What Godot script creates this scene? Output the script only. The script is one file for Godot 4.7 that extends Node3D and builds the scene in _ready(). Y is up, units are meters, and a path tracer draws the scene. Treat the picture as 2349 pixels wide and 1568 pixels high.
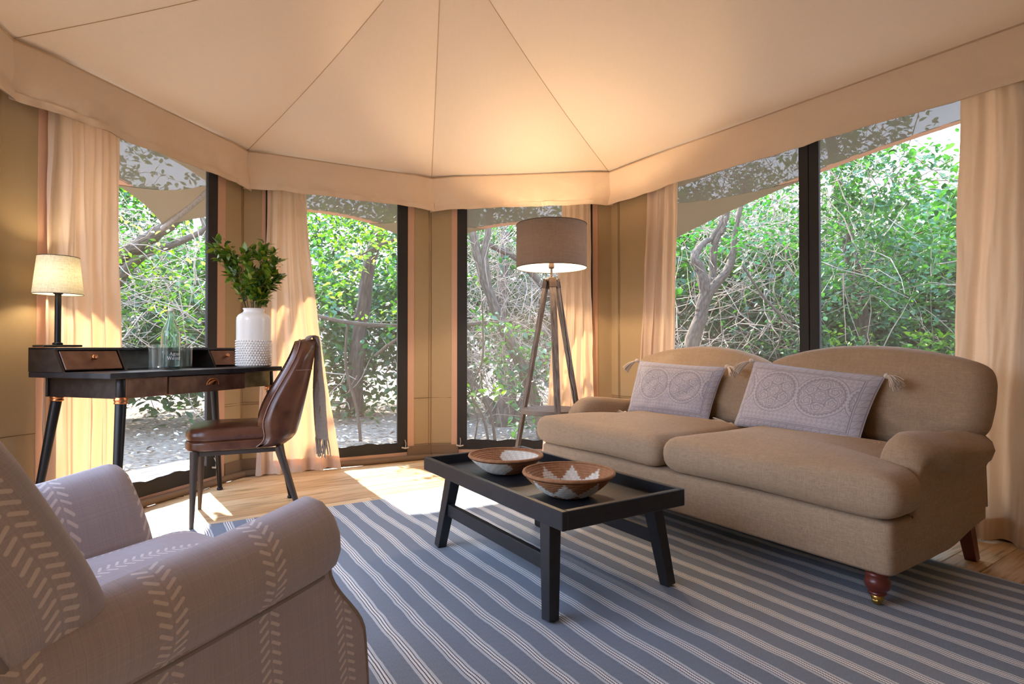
extends Node3D

# ---------------------------------------------------------------- geometry kit
class Geo:
	var v := PackedVector3Array()
	var n := PackedVector3Array()
	var t := PackedVector2Array()
	var c := PackedColorArray()
	var ix := PackedInt32Array()
	var tint := Color.WHITE

	func vert(p: Vector3, nn: Vector3, uv := Vector2.ZERO) -> int:
		v.append(p); n.append(nn); t.append(uv); c.append(tint)
		return v.size() - 1

	func tri(a: int, b: int, d: int) -> void:
		var g := (v[b] - v[a]).cross(v[d] - v[a])
		if g.dot(n[a] + n[b] + n[d]) > 0.0:
			ix.append(a); ix.append(d); ix.append(b)
		else:
			ix.append(a); ix.append(b); ix.append(d)

	# a flat convex face
	func face(pts: Array, nn: Vector3, uvs := []) -> void:
		var s := v.size()
		for i in pts.size():
			vert(pts[i], nn, uvs[i] if uvs.size() else Vector2(pts[i].x, pts[i].z if absf(nn.y) > 0.6 else pts[i].y))
		for i in range(1, pts.size() - 1):
			tri(s, s + i, s + i + 1)

	# rows of points joined into a smooth skin; flip turns the normals over
	func sheet(rows: Array, closed := false, flip := false, uvs := Vector2.ONE, uvf = null, tf = null) -> void:
		var nr: int = rows.size()
		var nc: int = rows[0].size()
		var s := v.size()
		for j in nr:
			for i in nc:
				var p: Vector3 = rows[j][i]
				var l: Vector3; var r: Vector3
				if closed:
					l = rows[j][(i - 1) if i > 0 else nc - 2]
					r = rows[j][(i + 1) if i < nc - 1 else 1]
				else:
					l = rows[j][maxi(i - 1, 0)]; r = rows[j][mini(i + 1, nc - 1)]
				var u: Vector3 = rows[mini(j + 1, nr - 1)][i]
				var d: Vector3 = rows[maxi(j - 1, 0)][i]
				var du := r - l
				if du.length_squared() < 1e-10:   # pole: take the neighbouring ring's direction
					var k := 1 if j == 0 else nr - 2
					if closed:
						du = rows[k][(i + 1) if i < nc - 1 else 1] - rows[k][(i - 1) if i > 0 else nc - 2]
					else:
						du = rows[k][mini(i + 1, nc - 1)] - rows[k][maxi(i - 1, 0)]
				var nn := du.cross(u - d)
				if nn.length_squared() < 1e-16:
					nn = Vector3.UP
				nn = nn.normalized() * (-1.0 if flip else 1.0)
				var uv := Vector2(float(i) / (nc - 1) * uvs.x, float(j) / (nr - 1) * uvs.y)
				if uvf != null:
					uv = uvf.call(i, j, p)
				if tf != null:
					tint = tf.call(i, j)
				vert(p, nn, uv)
		for j in nr - 1:
			for i in nc - 1:
				var a := s + j * nc + i
				tri(a, a + 1, a + nc)
				tri(a + 1, a + nc + 1, a + nc)

	func grid(nu: int, nv: int, f: Callable, closed := false, flip := false, uvs := Vector2.ONE, uvf = null) -> void:
		var rows := []
		for j in nv + 1:
			var row := PackedVector3Array()
			for i in nu + 1:
				row.append(f.call(float(i) / nu, float(j) / nv))
			rows.append(row)
		sheet(rows, closed, flip, uvs, uvf)

	# box with chamfered edges
	func box(o: Vector3, s: Vector3, b := 0.003, m := Basis()) -> void:
		var h := s * 0.5
		b = minf(b, minf(h.x, minf(h.y, h.z)) * 0.9)
		var q := h - Vector3(b, b, b)
		for k in 3:
			var i := (k + 1) % 3
			var j := (k + 2) % 3
			for sg in [-1.0, 1.0]:
				var ps := []; var us := []
				for w in [[-1, -1], [1, -1], [1, 1], [-1, 1]]:
					var p := Vector3.ZERO
					p[k] = h[k] * sg; p[i] = q[i] * w[0]; p[j] = q[j] * w[1]
					var e := o + p
					us.append(Vector2(e.x, e.z) if k == 1 else (Vector2(e.x, e.y) if k == 2 else Vector2(e.z, e.y)))
					ps.append(o + m * p)
				var nn := Vector3.ZERO
				nn[k] = sg
				face(ps, m * nn, us)
		for k in 3:
			var i := (k + 1) % 3
			var j := (k + 2) % 3
			for a in [-1.0, 1.0]:
				for d in [-1.0, 1.0]:
					var ps := []
					for w in [[-1, 0], [1, 0], [1, 1], [-1, 1]]:
						var p := Vector3.ZERO
						p[k] = q[k] * w[0]
						p[i] = (q[i] if w[1] else h[i]) * a
						p[j] = (h[j] if w[1] else q[j]) * d
						ps.append(o + m * p)
					var nn := Vector3.ZERO
					nn[i] = a; nn[j] = d
					face(ps, m * nn.normalized())
		for a in [-1.0, 1.0]:
			for d in [-1.0, 1.0]:
				for e in [-1.0, 1.0]:
					var g := Vector3(a, d, e)
					face([o + m * (Vector3(h.x, q.y, q.z) * g), o + m * (Vector3(q.x, h.y, q.z) * g), o + m * (Vector3(q.x, q.y, h.z) * g)], m * g.normalized())

	# straight bar with a chamfered oblong section that may taper from p to q
	func bar(p: Vector3, q: Vector3, w0: float, d0: float, w1: float, d1: float, side: Vector3, ch := 0.15) -> void:
		var ax := (q - p).normalized()
		var x := (side - ax * side.dot(ax)).normalized()
		var z := ax.cross(x)
		var ra := []; var rb := []
		for k in 8:
			var sx: float = [1, 1, 1 - ch, -1 + ch, -1, -1, -1 + ch, 1 - ch][k]
			var sz: float = [-1 + ch, 1 - ch, 1, 1, 1 - ch, -1 + ch, -1, -1][k]
			ra.append(p + x * sx * w0 * 0.5 + z * sz * d0 * 0.5)
			rb.append(q + x * sx * w1 * 0.5 + z * sz * d1 * 0.5)
		var ln := (q - p).length()
		for k in 8:
			var k2 := (k + 1) % 8
			var nn: Vector3 = (ra[k2] - ra[k]).cross(ax).normalized()
			if nn.dot((ra[k] + ra[k2]) * 0.5 - p) < 0.0:
				nn = -nn
			face([ra[k], ra[k2], rb[k2], rb[k]], nn, [Vector2(0, 0), Vector2(0, 0.03), Vector2(ln, 0.03), Vector2(ln, 0)])
		face(ra, -ax); face(rb, ax)

	func lathe(pr: Array, seg := 32, o := Vector3.ZERO, m := Basis()) -> void:
		var rows := []
		for p in pr:
			var row := PackedVector3Array()
			for i in seg + 1:
				var a := TAU * (i % seg) / seg
				row.append(o + m * Vector3(cos(a) * p[0], p[1], sin(a) * p[0]))
			rows.append(row)
		sheet(rows, true, true, Vector2(1, 1))

	func tube(path: Array, r0: float, r1: float, seg := 8, radii := []) -> void:
		var rows := []
		var cnt := path.size()
		var side := Vector3.ZERO
		var ln := 0.0
		for j in cnt:
			var d: Vector3 = (path[mini(j + 1, cnt - 1)] - path[maxi(j - 1, 0)]).normalized()
			if side == Vector3.ZERO:
				side = d.cross(Vector3.UP if absf(d.y) < 0.9 else Vector3.RIGHT)
			side = (side - d * side.dot(d)).normalized()
			var b := d.cross(side)
			var r: float = radii[j] if radii.size() else lerpf(r0, r1, float(j) / maxi(cnt - 1, 1))
			var row := PackedVector3Array()
			for i in seg + 1:
				var a := TAU * (i % seg) / seg
				row.append(path[j] + (side * cos(a) + b * sin(a)) * r)
			rows.append(row)
		var c0 := PackedVector3Array(); var c1 := PackedVector3Array()
		for i in seg + 1:
			c0.append(path[0]); c1.append(path[cnt - 1])
		rows.push_front(c0); rows.push_back(c1)
		sheet(rows, true, true, Vector2(1, cnt * 0.5))

	func ball(o: Vector3, r: Vector3, seg := 12, m := Basis()) -> void:
		var pr := []
		var rows := []
		for j in seg / 2 + 1:
			var a := PI * j / (seg / 2)
			var row := PackedVector3Array()
			for i in seg + 1:
				var b := TAU * (i % seg) / seg
				row.append(o + m * (Vector3(sin(a) * cos(b), -cos(a), sin(a) * sin(b)) * r))
			rows.append(row)
		sheet(rows, true, true)

	# stuffed shape: outline in its x-y plane, thickness along z, domed by crown
	func puff(ol: PackedVector2Array, th: float, crown: float, r: float, xf := Transform3D(), ctr := Vector2.INF, uvs := 1.0) -> void:
		var cc := Vector2.ZERO
		for p in ol: cc += p
		cc /= ol.size()
		if ctr != Vector2.INF: cc = ctr
		var rings := []
		for k in 6:
			var a := PI * 0.5 * k / 5.0
			rings.append([r * (1.0 - cos(a)), th * 0.5 - r + r * sin(a), 1.0])
		for k in range(1, 9):
			rings.append([r, 0.0, 1.0 - k / 8.0])
		var rows := []
		for sgn in [-1.0, 1.0]:
			var part := []
			for rg in rings:
				var row := PackedVector3Array()
				for i in ol.size() + 1:
					var p := ol[i % ol.size()]
					var d := p - cc
					var ln := d.length()
					var q: Vector2 = cc + d * (maxf(ln - rg[0], 0.0) / ln) * rg[2]
					var z: float = rg[1] if rg[2] == 1.0 else th * 0.5 + crown * (1.0 - pow(rg[2], 2.2))
					row.append(xf * Vector3(q.x, q.y, z * sgn))
				part.append(row)
			if sgn < 0:
				part.reverse()
			rows.append_array(part)
		var uvf := func(_i, _j, p):
			var q: Vector3 = xf.affine_inverse() * (p as Vector3)
			return Vector2(q.x + q.z, q.y) * uvs
		sheet(rows, true, false, Vector2.ONE, uvf)

	func mesh() -> ArrayMesh:
		var a := []
		a.resize(Mesh.ARRAY_MAX)
		a[Mesh.ARRAY_VERTEX] = v; a[Mesh.ARRAY_NORMAL] = n; a[Mesh.ARRAY_TEX_UV] = t
		a[Mesh.ARRAY_COLOR] = c; a[Mesh.ARRAY_INDEX] = ix
		var m := ArrayMesh.new()
		m.add_surface_from_arrays(Mesh.PRIMITIVE_TRIANGLES, a)
		return m

# ---------------------------------------------------------------- scene helpers
var rng := RandomNumberGenerator.new()
var M := {}
var used := {}

func P(x: float, d: float, h := 0.0) -> Vector3:      # x to the right, d ahead, h up
	return Vector3(x, h, -d)

func numbered(called: String) -> String:
	used[called] = used.get(called, 0) + 1
	return called if used[called] == 1 else "%s_%03d" % [called, used[called] - 1]

func tag(o, label: String, category: String, group := "", kind := ""):
	if label: o.set_meta("label", label)
	if category: o.set_meta("category", category)
	if group: o.set_meta("group", group)
	if kind: o.set_meta("kind", kind)
	return o

func thing(called: String, label: String, category: String, at := Vector3.ZERO, turn := 0.0, group := "", kind := ""):
	var o = Node3D.new()
	o.name = numbered(called)
	add_child(o, true)
	o.position = at
	o.rotation.y = turn
	return tag(o, label, category, group, kind)

func obj(called: String, what, m: Material, parent = self):
	var o = MeshInstance3D.new()
	o.name = numbered(called) if parent == self else called
	o.mesh = what.mesh() if what is Geo else what
	o.material_override = m
	o.cast_shadow = GeometryInstance3D.SHADOW_CASTING_SETTING_ON
	parent.add_child(o, true)
	return o

func many(called: String, mesh: Mesh, m: Material, xs: Array, cols: Array, parent):
	var mm = MultiMesh.new()
	mm.transform_format = MultiMesh.TRANSFORM_3D
	mm.use_colors = cols.size() > 0
	mm.mesh = mesh
	mm.instance_count = xs.size()
	for i in xs.size():
		mm.set_instance_transform(i, xs[i])
		if cols.size(): mm.set_instance_color(i, cols[i])
	var o = MultiMeshInstance3D.new()
	o.name = numbered(called) if parent == self else called
	o.multimesh = mm
	o.material_override = m
	o.set_meta("kind", "stuff")
	parent.add_child(o, true)
	return o

func rgb(r: int, g: int, b: int) -> Color:
	return Color8(r, g, b)

func mat(called: String, col: Color, rough := 0.8, metal := 0.0) -> StandardMaterial3D:
	var m = StandardMaterial3D.new()
	m.resource_name = called
	m.albedo_color = col
	m.roughness = rough
	m.metallic = metal
	M[called] = m
	return m

func noise_tex(freq: float, s: int, size := 256, oct := 4) -> NoiseTexture2D:
	var f = FastNoiseLite.new()
	f.noise_type = FastNoiseLite.TYPE_SIMPLEX_SMOOTH
	f.seed = s
	f.frequency = freq
	f.fractal_octaves = oct
	var tx = NoiseTexture2D.new()
	tx.width = size; tx.height = size
	tx.seamless = true
	tx.noise = f
	return tx

func ramp_tex(freq: float, s: int, cols: Array, size := 256, oct := 4) -> NoiseTexture2D:
	var tx = noise_tex(freq, s, size, oct)
	var g = Gradient.new()
	var offs = PackedFloat32Array(); var cs := PackedColorArray()
	for i in cols.size():
		offs.append(float(i) / (cols.size() - 1)); cs.append(cols[i])
	g.offsets = offs; g.colors = cs
	tx.color_ramp = g
	return tx

func img_tex(w: int, h: int, f: Callable) -> ImageTexture:
	var b = PackedByteArray()
	b.resize(w * h * 3)
	var k = 0
	for y in h:
		for x in w:
			var c: Color = f.call(x, y)
			b[k] = int(clampf(c.r, 0, 1) * 255); b[k + 1] = int(clampf(c.g, 0, 1) * 255); b[k + 2] = int(clampf(c.b, 0, 1) * 255)
			k += 3
	return ImageTexture.create_from_image(Image.create_from_data(w, h, false, Image.FORMAT_RGB8, b))

# woven cloth: crossing threads of slightly different tone
func weave_tex(sz: int, warp: Color, weft: Color, vary: float, s: int) -> ImageTexture:
	rng.seed = s
	var ra = PackedFloat32Array(); var rb := PackedFloat32Array()
	for i in sz:
		ra.append(rng.randf_range(-vary, vary)); rb.append(rng.randf_range(-vary, vary))
	var nz = PackedFloat32Array()
	for i in 4096: nz.append(rng.randf_range(-vary, vary))
	return img_tex(sz, sz, func(x, y):
		var up = ((x / 2 + y / 2) % 2) == 0
		var c: Color = warp if up else weft
		var d: float = (nz[(x / 2 * 31 + (y + x * 5) / 30 * 57) % 4096] if up else nz[(y / 2 * 37 + (x + y * 7) / 30 * 91 + 500) % 4096]) * 1.1 + ra[x / 2] * 0.12 + rb[y / 2] * 0.12 + nz[(x / 3 * 61 + y / 3 * 137) % 4096] * 0.5
		return Color(c.r + d, c.g + d, c.b + d))

func tri_map(m: StandardMaterial3D, tx: Texture2D, scale: float, relief := 0.0, bump: Texture2D = null) -> StandardMaterial3D:
	m.albedo_texture = tx
	m.uv1_triplanar = true
	m.uv1_scale = Vector3.ONE * scale
	if relief != 0.0:
		m.heightmap_enabled = true
		m.heightmap_texture = bump if bump else tx
		m.heightmap_scale = relief
	return m

func cloth_sheen(m: StandardMaterial3D, k := 0.3):
	m.rim_enabled = true
	m.rim = k
	m.rim_tint = 0.6
	return m

# ---------------------------------------------------------------- the tent's plan: corners (x, ahead), eave heights
const K0 := Vector2(-2.304, 2.525)
const KA := Vector2(-1.914, 4.0)
const KB := Vector2(-0.667, 4.645)
const KC := Vector2(0.825, 4.661)
const BACK := Vector2(0.604, -0.797)
var KR := KC + BACK * 4.81
var KL := K0 + Vector2(0.26, -0.9656) * 4.4
const E0 := 2.295
const EC := 2.351
var APEX := P(-0.37, 2.97, 3.15)

func _ready() -> void:
	rng.seed = 11
	set_camera_and_light()
	make_materials()
	make_floor()
	make_tent()
	make_outdoors()
	make_rug()
	make_sofa()
	make_pillows()
	make_coffee_table()
	make_bowls()
	make_desk()
	make_desk_things()
	make_desk_chair()
	make_floor_lamp()
	make_armchair()

# ---------------------------------------------------------------- camera, sky, sun, exposure
func set_camera_and_light() -> void:
	var cam = Camera3D.new()
	cam.name = "camera"
	add_child(cam)
	cam.position = Vector3(0, 0.9, 0)
	cam.rotation.x = atan(16.0 / 1290.0)
	cam.fov = rad_to_deg(2.0 * atan(784.0 / 1290.0))
	cam.near = 0.05
	cam.far = 200.0
	cam.current = true
	var we = WorldEnvironment.new()
	we.name = "world"
	var e = Environment.new()
	e.background_mode = Environment.BG_SKY
	var sky = Sky.new()
	var sm = ProceduralSkyMaterial.new()
	sm.sky_top_color = Color(0.66, 0.77, 0.94)
	sm.sky_horizon_color = Color(0.96, 0.97, 0.98)
	sm.sky_curve = 0.25
	sm.sky_energy_multiplier = 2.5
	sm.ground_bottom_color = Color(0.22, 0.19, 0.15)
	sm.ground_horizon_color = Color(0.45, 0.45, 0.42)
	sky.sky_material = sm
	e.sky = sky
	e.tonemap_mode = Environment.TONE_MAPPER_LINEAR
	e.tonemap_exposure = 1.35
	e.sdfgi_enabled = true
	e.ssao_enabled = true
	e.ssil_enabled = true
	we.environment = e
	add_child(we)
	var sun = DirectionalLight3D.new()
	sun.name = "sun"
	sun.light_color = Color(1.0, 0.95, 0.88)
	sun.light_energy = 6.0
	sun.light_angular_distance = 0.6
	sun.shadow_enabled = true
	sun.sky_mode = DirectionalLight3D.SKY_MODE_LIGHT_ONLY
	add_child(sun)
	var from = P(-0.62, 0.78, 0.0).normalized() * cos(deg_to_rad(41.0)) + Vector3.UP * sin(deg_to_rad(41.0))
	sun.look_at_from_position(from * 20.0, Vector3.ZERO)

func omni(called: String, parent, at: Vector3, col: Color, energy: float, size := 0.03, reach := 12.0):
	var l = OmniLight3D.new()
	l.name = called
	l.light_color = col
	l.light_energy = energy
	l.light_size = size
	l.omni_range = reach
	l.omni_attenuation = 2.0
	l.shadow_enabled = true
	parent.add_child(l, true)
	l.position = at
	return l

# ---------------------------------------------------------------- materials
func make_materials() -> void:
	var weave = weave_tex(256, Color(0.98, 0.98, 0.98), Color(0.93, 0.93, 0.93), 0.012, 3)
	M.weave = weave
	var fine = noise_tex(0.02, 5, 256, 5)
	var cc = tri_map(mat("cream_canvas", rgb(229, 213, 194), 0.9), weave, 5.0, 0.01)
	cc.backlight_enabled = true
	cc.backlight = Color(0.50, 0.475, 0.44)
	tri_map(mat("valance_canvas", rgb(229, 206, 180), 0.9), weave, 5.0, 0.01)
	tri_map(mat("khaki_canvas", rgb(174, 150, 112), 0.85), weave, 5.0, 0.01)
	tri_map(mat("pink_webbing", rgb(206, 164, 136), 0.85), weave, 6.0, 0.02)
	tri_map(mat("black_webbing", rgb(40, 37, 35), 0.75), weave, 6.0, 0.02)
	tri_map(mat("brown_canvas", rgb(128, 104, 80), 0.85), weave, 4.0, 0.03)
	mat("stitch", rgb(120, 92, 62), 0.9)
	mat("fine_seam", rgb(190, 160, 130), 0.9)
	var cm = cloth_sheen(tri_map(mat("curtain", rgb(240, 218, 194), 0.9), weave, 6.0, 0.01), 0.1)
	cm.backlight_enabled = true
	cm.backlight = Color(0.8, 0.68, 0.56)
	# insect screen: pale threads with open air between
	var im = Image.create(64, 64, false, Image.FORMAT_RGBA8)
	for y in 64:
		for x in 64:
			var th = 0.0
			if y % 8 < 2: th = 0.62
			if x % 8 < 1: th = maxf(th, 0.45)
			im.set_pixel(x, y, Color(0.82, 0.82, 0.82, th))
	var sc = mat("insect_screen", Color.WHITE, 0.9)
	sc.albedo_texture = ImageTexture.create_from_image(im)
	sc.transparency = BaseMaterial3D.TRANSPARENCY_ALPHA
	sc.uv1_scale = Vector3(55, 55, 55)
	sc.cull_mode = BaseMaterial3D.CULL_DISABLED
	var fly = sc.duplicate()
	var im2 = Image.create(64, 64, false, Image.FORMAT_RGBA8)
	for y in 64:
		for x in 64:
			im2.set_pixel(x, y, Color(0.42, 0.40, 0.35, 1.0 if (x / 4 + y / 4) % 2 == 0 else 0.92))
	fly.albedo_texture = ImageTexture.create_from_image(im2)
	fly.uv1_scale = Vector3(12, 4, 1)
	M.shade_net = fly
	tri_map(mat("fly_canvas", rgb(150, 132, 104), 0.9), weave, 3.0)
	tri_map(mat("fly_trim", rgb(214, 160, 128), 0.9), weave, 6.0)
	# wood
	for k in 4:
		var base: Color = [rgb(222, 184, 134), rgb(211, 172, 122), rgb(228, 194, 146), rgb(203, 160, 110)][k]
		var m = mat("plank_%d" % k, Color.WHITE, 0.5)
		m.albedo_texture = ramp_tex(0.012, 40 + k, [base.darkened(0.36), base.darkened(0.1), base, base.lightened(0.12), base.darkened(0.04)], 512, 5)
		m.uv1_scale = Vector3(0.45, 5.5, 1)
		m.heightmap_enabled = true
		m.heightmap_texture = m.albedo_texture
		m.heightmap_scale = 0.06
		m.metallic_specular = 0.4
	mat("floor_gap", rgb(46, 34, 24), 0.9)
	var bw = mat("black_wood", rgb(33, 35, 40), 0.42)
	tri_map(bw, ramp_tex(0.03, 21, [Color(0.75, 0.75, 0.78), Color(1, 1, 1)], 256, 4), 3.0, 0.015)
	var gw = mat("grey_wood", Color.WHITE, 0.6)
	gw.albedo_texture = ramp_tex(0.02, 23, [rgb(76, 66, 58), rgb(116, 104, 94), rgb(144, 132, 122), rgb(98, 86, 78)], 256, 5)
	gw.uv1_scale = Vector3(1.2, 16, 1)
	var rw = mat("mahogany", rgb(96, 30, 18), 0.28)
	rw.clearcoat_enabled = true
	rw.clearcoat = 0.4
	mat("brass", rgb(196, 158, 84), 0.3, 1.0)
	mat("copper", rgb(196, 132, 88), 0.3, 1.0)
	mat("black_metal", rgb(36, 35, 36), 0.38, 0.6)
	mat("bronze", rgb(74, 64, 58), 0.5, 0.4)
	tri_map(mat("iron_top", rgb(56, 56, 60), 0.36, 0.55), ramp_tex(0.02, 24, [Color(0.7, 0.7, 0.72), Color(1, 1, 1)], 256, 5), 2.0)
	tri_map(mat("dark_sheet", rgb(64, 56, 52), 0.42, 0.5), ramp_tex(0.02, 25, [Color(0.7, 0.66, 0.64), Color(1, 0.98, 0.96)], 256, 5), 3.0, 0.01)
	tri_map(mat("bronze_sheet", rgb(128, 102, 86), 0.36, 0.6), ramp_tex(0.015, 26, [Color(0.72, 0.66, 0.64), Color(1, 0.96, 0.92)], 256, 5), 3.0, 0.02)
	tri_map(mat("pale_sheet", rgb(170, 160, 128), 0.36, 0.6), ramp_tex(0.015, 27, [Color(0.75, 0.75, 0.66), Color(1, 1, 0.94)], 256, 5), 3.0, 0.02)
	tri_map(mat("back_sheet", rgb(104, 101, 94), 0.4, 0.6), ramp_tex(0.015, 28, [Color(0.8, 0.8, 0.8), Color(1, 1, 1)], 256, 4), 3.0)
	# leather
	var le = mat("leather", rgb(104, 67, 50), 0.28)
	tri_map(le, ramp_tex(0.012, 31, [Color(0.62, 0.55, 0.52), Color(0.95, 0.92, 0.9), Color(1, 1, 1)], 256, 5), 2.5)
	le.heightmap_enabled = true
	le.heightmap_texture = noise_tex(0.09, 32, 256, 3)
	le.heightmap_scale = 0.02
	mat("leather_welt", rgb(150, 118, 104), 0.35)
	# upholstery
	cloth_sheen(tri_map(mat("sofa_linen", rgb(192, 167, 140), 0.85), weave_tex(512, Color(0.98, 0.97, 0.95), Color(0.74, 0.71, 0.68), 0.11, 7), 3.4, 0.04), 0.3)
	mat("piping", rgb(150, 140, 136), 0.9)
	make_armchair_print()
	make_pillow_print()
	mat("tassel", rgb(206, 190, 176), 0.9)
	tri_map(mat("pillow_back", rgb(206, 194, 180), 0.9), weave, 5.0)
	tri_map(mat("throw", rgb(206, 196, 186), 0.95), weave_tex(128, Color(1, 1, 1), Color(0.8, 0.8, 0.8), 0.06, 15), 6.0, 0.05)
	M.throw.backlight_enabled = true
	M.throw.backlight = Color(0.9, 0.86, 0.82)
	# lamps
	var s1 = tri_map(mat("grey_shade", rgb(138, 131, 127), 0.9), weave_tex(256, Color(1, 0.98, 0.95), Color(0.62, 0.6, 0.58), 0.06, 17), 3.0, 0.02)
	s1.backlight_enabled = true
	s1.backlight = Color(0.46, 0.42, 0.38)
	var s2 = tri_map(mat("linen_shade", rgb(206, 200, 184), 0.9), weave_tex(256, Color(1, 1, 1), Color(0.62, 0.6, 0.56), 0.14, 19), 6.0, 0.03)
	s2.backlight_enabled = true
	s2.backlight = Color(0.60, 0.60, 0.57)
	mat("shade_lining", rgb(240, 226, 214), 0.8)
	var bu = mat("bulb_glow", rgb(255, 236, 200), 0.4)
	bu.emission_enabled = true
	bu.emission = Color(1.0, 0.80, 0.52)
	bu.emission_energy_multiplier = 3.0
	# ceramic, glass
	var ce = mat("white_glaze", rgb(240, 236, 230), 0.16)
	ce.clearcoat_enabled = true
	ce.clearcoat = 0.5
	var gl = mat("clear_glass", Color(0.85, 0.95, 0.93, 0.03), 0.03)
	gl.transparency = BaseMaterial3D.TRANSPARENCY_ALPHA
	gl.metallic_specular = 0.45
	var bg = mat("bottle_glass", Color(0.88, 0.97, 0.94, 0.02), 0.02)
	bg.transparency = BaseMaterial3D.TRANSPARENCY_ALPHA
	bg.refraction_enabled = true
	bg.refraction_scale = 0.05
	var wa = mat("water", Color(0.95, 0.98, 1.0, 0.02), 0.02)
	wa.transparency = BaseMaterial3D.TRANSPARENCY_ALPHA
	wa.refraction_enabled = true
	wa.refraction_scale = 0.033
	mat("white_print", rgb(235, 240, 242), 0.6)
	mat("wire", rgb(150, 150, 150), 0.35, 0.9)
	# basket
	var ba = mat("basket", Color.WHITE, 0.75)
	ba.vertex_color_use_as_albedo = true
	ba.heightmap_enabled = true
	ba.heightmap_texture = noise_tex(0.2, 33, 128, 2)
	ba.heightmap_scale = 0.03
	# outdoors
	for k in 2:
		var lf = mat(["leaf", "vase_leaf"][k], Color.WHITE, 0.38)
		lf.vertex_color_use_as_albedo = true
		lf.cull_mode = BaseMaterial3D.CULL_DISABLED
		lf.backlight_enabled = true
		lf.backlight = [Color(0.9, 1.0, 0.3), Color(0.45, 0.5, 0.12)][k]
	var bk = mat("bark", Color.WHITE, 0.95)
	bk.albedo_texture = ramp_tex(0.03, 51, [rgb(46, 40, 34), rgb(84, 75, 66), rgb(118, 108, 96)], 256, 5)
	bk.uv1_scale = Vector3(2, 0.25, 1)
	bk.heightmap_enabled = true
	bk.heightmap_texture = bk.albedo_texture
	bk.heightmap_scale = 0.6
	mat("pale_twig", rgb(158, 146, 134), 0.95)
	mat("vase_stem", rgb(96, 82, 50), 0.8)
	tri_map(mat("forest_soil", Color.WHITE, 1.0), ramp_tex(0.03, 53, [rgb(64, 56, 48), rgb(112, 102, 90), rgb(146, 136, 122), rgb(88, 78, 68)], 512, 6), 0.7, 1.5)
	tri_map(mat("deck_wood", rgb(206, 194, 180), 0.85), ramp_tex(0.02, 55, [Color(0.8, 0.78, 0.76), Color(1, 1, 1)], 256, 4), 2.0)
	var li = mat("litter", Color.WHITE, 0.95)
	li.vertex_color_use_as_albedo = true

func seg_d(p: Vector2, a: Vector2, b: Vector2) -> float:
	var ab = b - a
	return p.distance_to(a + ab * clampf((p - a).dot(ab) / ab.length_squared(), 0.0, 1.0))

# pale sprigs printed in columns on grey linen (one column to a tile)
func make_armchair_print() -> void:
	var w = 256; var h = 128
	rng.seed = 9
	var rr = PackedFloat32Array()
	for i in 4096: rr.append(rng.randf_range(-0.05, 0.05))
	var tx = img_tex(w, h, func(x, y):
		var p = Vector2(x / float(w) * 0.17, y / float(h) * 0.064)
		var c = Color(0.78, 0.755, 0.775)
		var up = ((x + y) % 2) == 0
		var d: float = rr[(x * 13) % 4096] * 0.5 + rr[(y * 29 + 100) % 4096] * 0.5 + rr[(x * 61 + y * 137) % 4096] * 0.4 + (0.02 if up else -0.03)
		c = Color(c.r + d, c.g + d, c.b + d)
		var best = 1.0
		for k in range(-1, 5):
			for sd in [-1.0, 1.0]:
				var o = Vector2(0.085 + sd * 0.0045, k * 0.016 + (0.004 if sd > 0 else 0.0))
				var dd = seg_d(p, o, o + Vector2(sd * 0.0135, -0.0095))
				best = minf(best, dd)
		if best < 0.0031:
			c = c.lerp(Color(0.98, 0.96, 0.94), 0.85 * smoothstep(0.0031, 0.0022, best))
		return c)
	var m = mat("sprig_linen", rgb(236, 232, 232), 0.88)
	m.albedo_texture = tx
	m.uv1_scale = Vector3(1.0 / 0.17, 1.0 / 0.064, 1)
	m.heightmap_enabled = true
	m.heightmap_texture = M.weave
	m.heightmap_scale = 0.03
	cloth_sheen(m, 0.35)

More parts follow.
